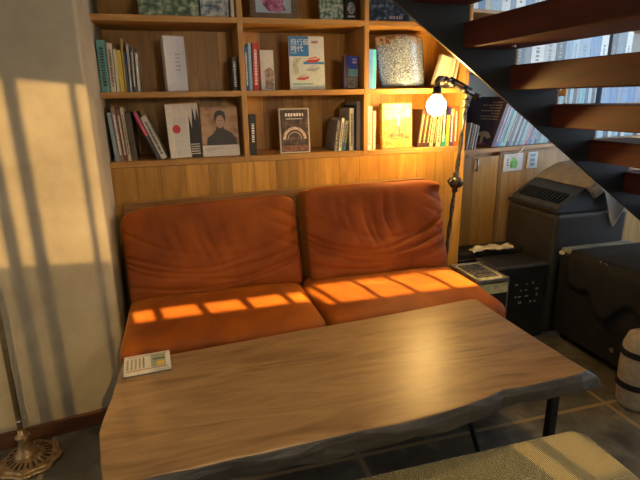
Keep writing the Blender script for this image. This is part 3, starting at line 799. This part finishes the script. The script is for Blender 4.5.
for k in range(4):
    a = PI/2*k + .4; tube(bm, [(c[0]+.028*math.cos(a), c[1]+.028*math.sin(a), c[2]-.02), (c[0]+.046*math.cos(a), c[1]+.046*math.sin(a), c[2]), (c[0]+.028*math.cos(a), c[1]+.028*math.sin(a), c[2]+.02)], .005, 8)
obj('knot_loops', bm, M['pipe'], fl, smooth=True)
c = PP(1.275); obj('collar', lathe(B(), [(.011,-.022),(.018,-.018),(.018,-.004),(.013,0),(.018,.004),(.018,.018),(.011,.022)], 16, c), M['pipe'], fl, smooth=True)
AE = Vector((-.082, 0, 1.392)); AR = Vector((.118, .0, 1.300))
bm = B(); tube(bm, [AE, AE.lerp(AR, .5), AR], .0105, 12); obj('arm', bm, M['pipe'], fl, smooth=True)
for t in (.12, .30, .62, .96):
    p = AE.lerp(AR, t); dv = (AR-AE).normalized(); obj('coupling', tube(B(), [p-dv*.012, p+dv*.012], .0155, 12), M['black_iron'], fl, smooth=True)
bm = B(); p0 = AE.lerp(AR, .22) + Vector((0, -.004, .020)); p1 = AE.lerp(AR, .80) + Vector((0, -.004, .020)); tube(bm, [p0, p1], .006, 10); obj('side_rod', bm, M['black_iron'], fl, smooth=True)
bm = B(); tube(bm, [AE + Vector((.008,0,-.004)), AE + Vector((-.012, 0, -.004)), AE + Vector((-.021,0,-.018)), AE + Vector((-.021, 0, -.042))], .014, 12); obj('elbow', bm, M['pipe'], fl, smooth=True)
BX, BZ = -.103, 1.268
bm = lathe(B(), [(.014,.085),(.019,.082),(.019,.066),(.022,.063),(.022,.052),(.018,.049),(.018,.036)], 20, (BX, 0, BZ)); obj('socket', bm, M['black_iron'], fl, smooth=True)
bm = lathe(B(), [(.001,-.047),(.016,-.0445),(.030,-.036),(.041,-.022),(.0455,-.004),(.044,.010),(.038,.024),(.028,.036),(.019,.046),(.016,.050)], 28, (BX, 0, BZ)); obj('bulb', bm, M['bulb'], fl, smooth=True)

# ------------------------------------------------------------------ ornate lamp foot at the left
st = thing('floor_lamp', 'old bronze floor lamp with a scalloped ornate foot by the plaster wall', 'lamp', (-.665, -.50, 0))
fr8 = lambda a, r: r*(1 + .05*math.cos(8*a)*(r > .07))
bm = lathe(B(), [(.001,.001),(.104,.001),(.108,.008),(.104,.014),(.092,.016),(.089,.021),(.074,.024),(.052,.030),(.036,.036),(.001,.038)], 96, fr=fr8); obj('foot', bm, M['brass_old'], st, bevel=.001)
dkb = mat('dark bronze', (.07,.045,.022), .5, .6, .4, 50)
for k in range(22):
    a = 2*PI*k/22; r0, r1 = .052, .076
    obj('leaf_relief', tube(B(), [(r0*math.cos(a), r0*math.sin(a), .031), (r1*math.cos(a), r1*math.sin(a), .0245)], [.0028, .0045], 8), dkb, st, smooth=True)
LX = -.018
bm = lathe(B(), [(.040,.034),(.042,.040),(.034,.046),(.027,.056),(.021,.074),(.018,.104),(.020,.107),(.027,.113),(.020,.120),(.014,.124),(.014,.140),(.009,.145)], 28, (LX*.6, 0, 0)); obj('stem_foot', bm, M['brass_old'], st, smooth=True)
bm = B(); tube(bm, [(LX*.7,0,.14), (-.002,0,.66), (-.03,0,1.1), (-.10,0,1.33)], .0095, 14); obj('pole', bm, mat('pole bronze', (.20,.16,.10), .4, .5, .3, 30), st, smooth=True)
bm = B(); tube(bm, [(LX*.6,0,.178), (LX*.6,0,.184)], .0125, 14); obj('ring', bm, M['metal'], st, smooth=True)
bm = lathe(B(), [(.085,.0),(.087,.0),(.050,.15),(.02,.17),(.02,.167),(.048,.147)], 32, (-.10, 0, 1.27)); obj('unseen_shade', bm, M['black_iron'], st, smooth=True)  # shade out of view, invented to send the bulb's light downward
bm = lathe(B(), [(.001,-.03),(.02,-.026),(.034,-.008),(.034,.010),(.02,.034),(.012,.05)], 20, (-.10, 0, 1.355)); obj('bulb', bm, emis('shaded bulb', (1,.62,.26), 240), st, smooth=True)

# ------------------------------------------------------------------ wall plates
def plate(label, s0, s1, z0, z1):
    p = thing('wall_plate', label, 'outlet plate', tuple(P0 + U*s0 - V*.009) , (0, 0, WA)); p.location.z = z0
    obj('plate', bx(0, s1-s0, 0, .008, 0, z1-z0), M['plate'], p, bevel=.002); return p
p = plate('wide pale wall plate with a green sticker and white cord', .430, .590, .862, .968)
bm = B(); prism(bm, [(.052,.022),(.110,.018),(.116,.055),(.098,.078),(.066,.080),(.050,.060)], -.0008, 0, 'y'); obj('green_sticker', bm, speckle('green sticker', [(.4, (.06,.30,.06)), (.6, (.22,.55,.16)), (.8, (.55,.62,.20))], 40), p)
bm = B(); 
for k in range(3): box(bm, .024, .036, -.0008, 0, .035+.016*k, .043+.016*k)
obj('socket_slots', bm, M['ink'], p)
bm = B(); tube(bm, [(.072,-.004,.085), (.078,-.02,.10), (.105,-.03,.125), (.125,-.028,.150)], .0035, 10); obj('cord', bm, M['white_plastic'], p, smooth=True)
p = plate('narrow pale switch plate right of the wide plate', .634, .722, .866, .968)
bm = B()
for k in range(3): box(bm, .022, .062, -.003, 0, .016+.028*k, .036+.028*k)
obj('switches', bm, mat('blue grey switch', (.24,.34,.44), .4), p)

# ------------------------------------------------------------------ records on the ledge
ordn = ['first','second','third','fourth','fifth','sixth','seventh','eighth','ninth','tenth','eleventh','twelfth','thirteenth','fourteenth','fifteenth','sixteenth','seventeenth','eighteenth','nineteenth','twentieth','twenty first','twenty second','twenty third','twenty fourth','twenty fifth','twenty sixth']
def ledge_item(name, label, cat, s, t, T, H, D, lean, m, group, z=1.0155):
    l = rad(lean); zz = z + T*math.sin(l)
    o = thing(name, label, cat, tuple(P0 + U*s + V*t), (0,0,0), group); o.location.z = zz
    o.rotation_euler = (Matrix.Rotation(WA, 3, 'Z') @ Matrix.Rotation(l, 3, 'Y')).to_euler()
    bm = B(); c = .0009
    box(bm, 0, c, 0, D, 0, H); box(bm, T-c, T, 0, D, 0, H); box(bm, c, T-c, 0, c, 0, H)
    obj('sleeve', bm, m, o); obj('inner_edge', bx(c+.0002, T-c-.0002, c+.0002, D-.004, .002, H-.002), M['pages'], o)
    return o
gr = 'records leaning on the ledge under the stair'
tones = [('purple black',(.045,.022,.055)),('violet',(.17,.09,.22)),('bright blue',(.04,.22,.50)),('pale aqua',(.20,.54,.60)),('pale aqua',(.36,.55,.58)),('navy',(.02,.03,.07)),('grey blue',(.11,.17,.25)),('pale blue',(.26,.42,.54)),('navy',(.03,.05,.11)),('pale blue',(.22,.40,.54)),('grey blue',(.09,.14,.22)),('aqua',(.12,.42,.46)),('pale blue',(.30,.46,.56)),('magenta',(.45,.05,.16)),('grey blue',(.11,.16,.24)),('blue',(.05,.16,.40)),('pale blue',(.24,.38,.52)),('navy',(.03,.04,.09)),('grey blue',(.13,.20,.28)),('teal',(.08,.30,.36)),('pale blue',(.38,.50,.58)),('grey blue',(.18,.24,.31)),('aqua',(.14,.40,.48)),('navy',(.03,.05,.10)),('pale blue',(.34,.46,.54)),('grey blue',(.22,.30,.36))]
s = .300
for i, (nm, c) in enumerate(tones[:24]):
    T = .020 if i < 5 else .0175
    o = ledge_item('record', f'{nm} record sleeve, {ordn[i]} from the left in the leaning row on the ledge', 'record', s, -.022, T, .300, .295, 22, paper(c, .35), gr)
    if i == 1 or i == 2 or i == 3 or i % 2:
        bm = B(); glyph_row(bm, .03, .27, T*.3, T*.4, random.Random(i), .0006, True); obj('spine_lettering', bm, W_ if i not in (3,) else K_, o)
    if i == 0:   # its front sleeve shows towards the left: lettering and a pale figure
        bm = B()
        for r_ in range(7):
            rng = random.Random(100+r_); y_ = .03
            for w_ in range(rng.randint(3, 7)):
                l_ = rng.uniform(.008, .022); box(bm, -.0007, 0, y_, y_+l_, .262-.017*r_, .268-.017*r_); y_ += l_+.006
        obj('sleeve_lettering', bm, paper((.50,.42,.30)), o)
        bm = B(); prism(bm, [(.03,.055),(.06,.085),(.10,.09),(.15,.07),(.20,.05),(.16,.055),(.11,.062),(.10,.012),(.085,.012),(.085,.060),(.055,.045)], -.0008, 0, 'x'); obj('pale_figure', bm, paper((.60,.46,.30)), o)
        bm = B(); prism(bm, [(.04,.004),(.27,.004),(.25,.018),(.06,.020)], -.0008, 0, 'x'); obj('pink_ground', bm, paper((.30,.06,.12)), o)
    s += T/math.cos(rad(22)) + .0012
gp = 'striped pamphlets left of the records'
for i in range(4):
    ledge_item('pamphlet', f'white and grey striped pamphlet, {ordn[i]} from the left beside the records', 'pamphlet', .105+.020*i, -.025, .007, .150-.006*i, .12, 10, paper([(.50,.50,.47),(.20,.19,.18),(.55,.54,.50),(.30,.28,.26)][i]), gp)
ledge_item('book', 'dark red brown tall book at the left end of the ledge', 'book', .010, -.025, .030, .215, .16, 0, paper((.10,.035,.02)), None)
ledge_item('book', 'black tall book behind the striped pamphlets on the ledge', 'book', .050, -.0, .040, .275, .2, 0, paper((.012,.013,.015)), None)

# ------------------------------------------------------------------ second bookcase, seen through the stair
fb = thing('bookcase', 'pale shelves on the far wall seen between the stair treads', 'bookcase', tuple(P0), (0, 0, WA)); fb.location.z = 0
for z in (1.243, 1.45, 1.755, 2.06): obj('shelf', bx(.945 if z < 1.3 else .10, 2.55, .02, .295, z-.018, z), M['shelf_wood'], fb, bevel=.002)
for s_, z0, z1 in ((.10, 1.432, 2.08), (.935, 1.226, 1.431), (2.5, 1.016, 2.06)): obj('upright', bx(s_-.009, s_+.009, .0, .295, z0, z1), M['shelf_wood'], fb, bevel=.002)
def far_row(s0, s1, z, h0, h1, w0, w1, cols, rngseed, where, grp, maxn):
    rng = random.Random(rngseed); s_ = s0; i = 0
    while s_ < s1 and i < maxn:
        T = rng.uniform(w0, w1); nm, c = cols[i % len(cols)]
        if s_ + T > s1: break
        if not (grp and abs(s_ + T/2 - 1.35) < T/2 + .012 and z > 1.44) and not (abs(s_ + T/2 - 1.30) < T/2 + .012 and 1.2 < z < 1.3):
            o = ledge_item('book', f'{nm} book, {ordn[i]} from the left {where}', 'book', s_, .03, T, rng.uniform(h0, h1), .19, 0, paper(c, .4), grp, z+.0005)
            if T > .04:
                bm = B(); glyph_row(bm, .05, .16, T*.35, T*.25, random.Random(i), .0006, True); obj('spine_lettering', bm, paper((.25,.33,.40)), o)
            i += 1
            s_ += T + .002
        else: s_ += .012
pale = [('white',(.74,.78,.78)),('dark patterned',(.10,.12,.15)),('grey blue',(.20,.26,.32)),('pale white',(.74,.78,.78)),('grey white',(.52,.56,.58)),('dark grey',(.07,.085,.10)),('sky blue',(.26,.40,.58)),('pale blue',(.42,.55,.64)),('light blue',(.30,.44,.60)),('blue',(.16,.30,.52))]
far_row(.42, 1.75, 1.45, .23, .27, .05, .115, pale, 4, 'in the gap between top treads', 'books between the top two treads', 14)
pale2 = [('white',(.74,.78,.78)),('blue',(.14,.28,.50)),('cream',(.60,.58,.48)),('light blue',(.36,.52,.64)),('white',(.74,.78,.78)),('blue grey',(.20,.30,.42))]
far_row(.115, 1.3, 1.755, .22, .27, .04, .085, pale2, 9, 'above the topmost visible tread', 'books above the top tread', 20)
small = [('cyan',(.12,.40,.50)),('navy',(.04,.08,.14)),('pale blue',(.34,.48,.55)),('black',(.03,.035,.045)),('grey',(.24,.28,.32)),('aqua',(.16,.44,.52))]
far_row(.955, 1.29, 1.243, .10, .14, .018, .034, small, 2, 'between second and third treads', 'small cases between second and third treads', 20)
far_row(1.33, 1.9, 1.243, .13, .16, .05, .10, [('sky blue',(.16,.28,.50)),('blue',(.10,.22,.46)),('grey blue',(.20,.28,.40))], 6, 'among the blue volumes between treads', 'blue volumes between second and third treads', 7)

far_row(1.16, 2.1, 1.0155, .16, .21, .03, .07, [('pale blue',(.34,.46,.56)),('navy',(.04,.06,.12)),('white',(.60,.64,.64)),('aqua',(.16,.40,.48))], 12, 'on the ledge beyond the records', 'books on the ledge beyond the records', 16)

# ------------------------------------------------------------------ staircase
YS = -.45; RUN, RISE, TH = .2273, .1601, .098
X0s, Z0s = 1.1144, 1.588           # back top edge of the first tread in view
sc_ = thing('staircase', 'open stair with thick dark wood treads on a black steel stringer', 'staircase', (2.6, YS, 0))
def so(x, z): return (x-2.6, z)
first, last = -3, 5
lower = lambda x: 1.5140 - .7045*(x-1.0100)
pts = []
xa = X0s + first*RUN - .02
teeth = []
for i in range(first, last+1):
    xb = X0s + i*RUN; zb = Z0s + RISE*-i - TH      # underside of tread i
    teeth += [(xb + .018, zb + RISE if i > first else zb), (xb + .018, zb)]
teeth = teeth[1:]
xe = X0s + (last+1)*RUN + .018; ze = Z0s - RISE*last - TH
poly_pts = teeth + [(xe, ze), (xe, max(.0, lower(xe))), (teeth[0][0], lower(teeth[0][0]))]
bm = B(); prism(bm, [so(x, z) for x, z in poly_pts], 0, .012, 'y'); obj('stringer', bm, M['steel_black'], sc_)
for i in range(first, last+1):
    xb = X0s + i*RUN; zt = Z0s - RISE*i
    obj('tread', bx(xb-2.6, xb+RUN+.022-2.6, -1.0, .03, zt-TH+.0005, zt), M['tread_wood'], sc_, bevel=.004)
for i in range(first, last+1):
    xb = X0s + i*RUN; zt = Z0s - RISE*i
    if i > first: obj('edge_strip', bx(xb+.0185-2.6, xb+.026-2.6, .0, .012, zt+.001, zt+RISE-TH-.001), M['shelf_wood'], sc_)
    # small bolt head under each tread
    obj('bolt', lathe(B(), [(.001,-.006),(.008,-.006),(.008,0),(.001,0)], 12, (xb+.13-2.6, -.14, zt-TH)), M['metal'], sc_)

# ------------------------------------------------------------------ stage gear on the right
def corner_set(parent, x0, x1, y0, y1, z, s=.022):
    for x in (x0, x1):
        for y in (y0, y1):
            a = bx(min(x, x + (s if x == x0 else -s)) - .002, max(x, x + (s if x == x0 else -s)) + .002, min(y, y + (s if y == y0 else -s)) - .002, max(y, y + (s if y == y0 else -s)) + .002, z-s, z+.002)
            obj('corner', a, M['metal'], parent, bevel=.003)
# long low case against the wall
A = thing('equipment_case', 'low black case against the oak door behind the lamp', 'case', (1.655, .065, 0))
obj('body', bx(-.215, .205, -.065, .085, .001, .455), M['black_vinyl'], A, bevel=.008)
obj('lid_rim', bx(-.217, .207, -.067, .087, .415, .422), M['metal'], A)
# middle case with patch panel
Bc = thing('equipment_case', 'black rack case with a patch panel front in the middle of the gear', 'case', (1.695, -.12, 0))
obj('body', bx(-.165, .165, -.10, .105, .001, .435), M['black_vinyl'], Bc, bevel=.005)
obj('lid_edge', bx(-.167, .167, -.102, -.096, .424, .437), M['metal'], Bc)
obj('lid_edge', bx(-.167, -.161, -.096, .107, .424, .437), M['metal'], Bc)
obj('panel', bx(-.13, .135, -.103, -.0985, .20, .36), mat('panel black', (.02,.02,.022), .35), Bc)
rng = random.Random(5); pm = mat('panel print', (.26,.26,.28), .5)
for j in range(4):
    for i in range(7):
        if rng.random() < .65:
            cx = -.108+.034*i + rng.uniform(-.006, .006); cz = .222+.036*j; a_ = rng.uniform(.003, .010); obj('connector', bx(cx-a_, cx+a_, -.1055, -.1028, cz-.004, cz+.004*rng.uniform(.5, 2.5)), pm, Bc)
# small flight case
Cc = thing('flight_case', 'small metal edged flight case with a meshed lid beside the sofa', 'case', (1.415, -.23, 0))
obj('body', bx(-.085, .085, -.13, .13, .001, .425), M['black_vinyl'], Cc, bevel=.003)
obj('front_band', bx(-.082, .082, -.1325, -.1302, .365, .418), M['olive'], Cc)
obj('lid', bx(-.080, .080, -.125, .125, .4255, .437), M['olive'], Cc, bevel=.003)
obj('lid_mesh', bx(-.060, .060, -.085, .105, .4372, .440), speckle('black mesh', [(.42, (.012,.012,.012)), (.55, (.20,.19,.15))], 90, .45, 2), Cc)
for a in ((-.087,-.079,-.132,.132,.425,.441), (.079,.087,-.132,.132,.425,.441), (-.079,.079,.124,.132,.425,.441), (-.079,.079,-.132,-.124,.425,.441), (.080,.087,-.134,-.127,.001,.425), (-.087,-.080,-.134,-.127,.001,.425)): obj('edge_rail', bx(*a), M['metal'], Cc, bevel=.001)
corner_set(Cc, -.087, .087, -.132, .132, .441)
bm = lathe(B(), [(.001,-.006),(.013,-.006),(.013,0),(.001,0)], 16); o = obj('latch', bm, M['metal'], Cc, loc=(.04, -.134, .27), rot=(PI/2,0,0))
# crumpled rag on the cases
bm = B(); rows = []
for i in range(22):
    u = i/21; row = []
    for j in range(7):
        w = j/6-.5
        row.append(bm.verts.new((-.13+.27*u, .018*math.sin(u*5)+.055*w - .03*(1-u), .014*(1+noise.noise(Vector((u*7, w*4, 2)))) + .020*math.cos(w*PI)*(.5+.5*math.sin(u*9)**2) + (-.0 if u > .12 else 0))))
    rows.append(row)
for i in range(21):
    for j in range(6): bm.faces.new((rows[i][j], rows[i+1][j], rows[i+1][j+1], rows[i][j+1]))
tag(obj('rag', bm, M['white_rag'], smooth=True, solid=.004, loc=(1.63, .010, .458)), 'crumpled off white cloth lying along the low black case', 'cloth')

# big covered mixer cabinet
Dm = thing('amplifier_cabinet', 'large dark grey amplifier cabinet with a sloping vented lid', 'cabinet', (2.15, .02, 0))
obj('body', bx(-.26, .22, -.215, .205, .001, .690), M['grey_cover'], Dm, bevel=.025, seg=4)
bm = B(); prism(bm, [(-.245,.691),(.215,.691),(.215,.905),(.16,.915),(.04,.900),(-.02,.872),(-.235,.735),(-.245,.72)], -.205, .195, 'y'); obj('lid', bm, M['slate_cloth'], Dm, bevel=.010, seg=3)
bm = B()
for k in range(13):
    y_ = -.17 + .026*k; ca = math.atan2(.872-.735, .215)
    m4 = Matrix.Translation((-.205, y_, .762)) @ Matrix.Rotation(-ca, 4, 'Y'); box(bm, -.03, .05, -.007, .007, -.004, .004, m4)
obj('vent_slats', bm, M['black_iron'], Dm)
obj('lid_rail', bx(-.262, -.246, -.21, .20, .691, .712), M['black_vinyl'], Dm, bevel=.004)
# cloth thrown over its right end
def lid_z(x):
    pr = [(-.245,.72),(-.235,.735),(-.02,.872),(.04,.900),(.16,.915),(.215,.905),(.4,.86)]
    for (xa, za), (xb, zb) in zip(pr, pr[1:]):
        if x <= xb: return za + (zb-za)*max(0, (x-xa)/(xb-xa))
    return .86
bm = B(); rows = []
for i in range(34):
    row = []
    for j in range(24):
        u = i/33; w = j/23
        x = -.10 + .33*w
        f2 = abs(noise.noise(Vector((w*5, u*5, 3))))
        if u < .45: y = .17 - .385*u/.45; z = lid_z(x) + .006 + .010*f2
        else:
            t = (u-.45)/.55
            hang = .06 + .27*max(0, 1-abs(w-.58)/.40) + .05*gauss(w, 1, .15)
            x += .05*t*(1-w)
            y = -.222 - .012*f2 - .02*math.sin(t*PI/2)*(.5+.5*math.sin(w*9)); z = lid_z(-.10+.33*w) + .006 - hang*t
        row.append(bm.verts.new((x, y, z)))
    rows.append(row)
for i in range(33):
    for j in range(23): bm.faces.new((rows[i][j], rows[i+1][j], rows[i+1][j+1], rows[i][j+1]))
tag(obj('cloth', bm, M['brown_cloth'], smooth=True, solid=.004, loc=(2.15, .02, 0)), 'brown grey cloth thrown over the sloping cabinet lid', 'cloth')

# front case with black cover
Fc = thing('road_case', 'tall black road case standing nearest on the right under a cover', 'case', (2.125, -.62, 0))
obj('body', bx(-.22, .22, -.385, .385, .045, .500), M['black_vinyl'], Fc, bevel=.012, seg=3)
obj('lid', bx(-.218, .218, -.383, .383, .5005, .522), speckle('scuffed grey green lid', [(.35, (.05,.055,.045)), (.5, (.17,.18,.14)), (.65, (.34,.34,.28))], 8, .5, 5, (1, 9, 1)), Fc, bevel=.005)
for x in (-.17, .17):
    for y in (-.33, .33):
        bm = B(); tube(bm, [(x-.014, y, .0225), (x+.014, y, .0225)], .0215, 16); box(bm, x-.02, x+.02, y-.018, y+.018, .036, .0455); obj('caster', bm, M['black_iron'], Fc)
obj('latch', lathe(B(), [(.001,-.004),(.012,-.004),(.012,.004),(.001,.004)], 14), M['metal'], Fc, loc=(-.222, -.02, .12), rot=(0, PI/2, 0))
bm = lathe(B(), [(.001,-.012),(.012,-.008),(.015,0),(.012,.008),(.001,.012)], 14); obj('knob', bm, mat('cream knob', (.60,.50,.38), .5), Fc, smooth=True, loc=(-.226, .365, .497))
bm = B(); rows = []
for i in range(34):
    v = i/33; y = .30 + .03*math.sin(3) - .70*v; row = []
    hang = .17 + .10*gauss(v, .35, .10) + .06*gauss(v, .75, .12) + .02*math.sin(v*19)
    hang = hang if v > .03 else .10
    for j in range(22):
        w = j/21
        k = w*(.44 + hang)
        f2 = .012*noise.noise(Vector((v*9, w*4, 5))) + .008*math.sin(v*22 + w*3)*max(0, w-.6)
        if k < .44: x = .22 - k; z = .527 + .006*abs(noise.noise(Vector((v*8, w*8, 1))))
        else: x = -.230 - abs(f2)*1.6 - .05*max(0, k-.44)*(.3+gauss(v, .35, .15)); z = .524 - (k-.44)
        row.append(bm.verts.new((x, y, z)))
    rows.append(row)
for i in range(33):
    for j in range(21): bm.faces.new((rows[i][j], rows[i+1][j], rows[i+1][j+1], rows[i][j+1]))
tag(obj('cover_cloth', bm, M['black_cloth'], smooth=True, solid=.004, loc=(2.125, -.62, 0)), 'black cloth cover draped over the nearest road case', 'cloth')
# round canvas bag at the picture edge
bg = thing('canvas_bag', 'rounded beige canvas bag with dark straps at the right edge', 'bag', (1.792, -.88, 0))
bm = lathe(B(), [(.001,.001),(.055,.001),(.066,.02),(.073,.10),(.075,.20),(.072,.29),(.058,.335),(.035,.35),(.001,.352)], 36); obj('body', bm, M['canvas'], bg, smooth=True)
for zz in (.10, .245): obj('strap', lathe(B(), [(.071,zz),(.079,zz+.002),(.079,zz+.026),(.071,zz+.028)], 36), M['black_cloth'], bg)

# ------------------------------------------------------------------ light
sun = bpy.data.lights.new('sun', 'SUN'); sun.energy = 27; sun.angle = rad(.35); sun.color = (1, .72, .36)
so_ = bpy.data.objects.new('sun', sun); COL.objects.link(so_); so_.rotation_euler = (-SD).to_track_quat('Z', 'Y').to_euler(); so_.location = (1, -6, 5)
w = bpy.data.worlds.new('world'); S.world = w; w.use_nodes = True
bgn = w.node_tree.nodes['Background']; bgn.inputs[0].default_value = (.95,.90,.82,1); bgn.inputs[1].default_value = .62
# unseen warm lamps added as fill, above and behind the viewer
def pendant(x, y, z, e, label):
    t = thing('fill_pendant', label, 'lamp', (x, y, z))
    obj('shade', lathe(B(), [(.02,.24),(.06,.23),(.11,.10),(.15,-.04),(.146,-.04),(.106,.10),(.055,.225),(.018,.232)], 28), M['black_iron'], t, smooth=True)
    obj('bulb', lathe(B(), [(.001,-.03),(.02,-.026),(.034,-.008),(.034,.010),(.02,.034),(.012,.05)], 20, (0, 0, .13)), emis('fill bulb', (1,.72,.42), e), t, smooth=True)
    bm = B(); tube(bm, [(0,0,.23), (0,0,3.248-z)], .003, 6); obj('cord', bm, M['black_iron'], t)
pendant(.25, -1.05, 2.35, 430, 'unseen black pendant added over the slab table for fill light')  # added to light table and seats from above
t = thing('fill_globe', 'unseen frosted globe added behind the viewer for fill light', 'lamp', (.55, -3.1, 1.55))  # added so front light reaches into the shelf bays
obj('globe', lathe(B(), [(.002 + .09*math.sin(PI*k/14), -.09*math.cos(PI*k/14)) for k in range(15)], 28), emis('frosted globe', (1,.80,.52), 90), t, smooth=True)
obj('cap', lathe(B(), [(.03,.086),(.032,.12),(.012,.14),(.004,.15)], 20), M['black_iron'], t, smooth=True)
bm = B(); tube(bm, [(0,0,.148), (0,0,1.698)], .003, 6); obj('cord', bm, M['black_iron'], t)
# cool area fill through an unseen side opening, added on the right
XW = 4.4
wb = B()
for a in ((-3.8,1.6,0,.7),(-3.8,1.6,2.7,3.25),(-3.8,-3.0,.7,2.7),(.9,1.6,.7,2.7)): box(wb, XW, XW+.1, a[0], a[1], a[2], a[3])
struct('wall_side', wb, mat('side wall paint', (.40,.40,.38), .8))
wb = B()
for y in (-3.0, -1.7, -.4, .86): box(wb, XW+.02, XW+.07, y, y+.04, .7, 2.7)
for z in (.7, 1.7, 2.66): box(wb, XW+.02, XW+.07, -3.0, .9, z, z+.04)
struct('added_window_3', wb, M['steel_black'])
al = bpy.data.lights.new('daylight_fill', 'AREA'); al.shape = 'RECTANGLE'; al.size = 3.8; al.size_y = 2.0; al.energy = 115; al.color = (.62,.80,1)
ao = bpy.data.objects.new('daylight_fill', al); COL.objects.link(ao); ao.location = (XW+.2, -1.05, 1.7); ao.rotation_euler = (0, PI/2, 0)

# printing belongs to the cover, sleeve or card it is printed on
for o in list(COL.objects):
    if o.parent and o.parent.type == 'EMPTY':
        base = [c for c in o.parent.children if c.name.split('.')[0] in ('cover', 'sleeve', 'card')]
        if base and o is not base[0] and o.name.split('.')[0] not in ('pages', 'inner_edge', 'acrylic_block', 'cover', 'sleeve', 'card'): o.parent = base[0]
S.view_settings.view_transform = 'Standard'; S.view_settings.look = 'None'; S.view_settings.exposure = .5; S.view_settings.gamma = 1
S.view_settings.use_curve_mapping = False
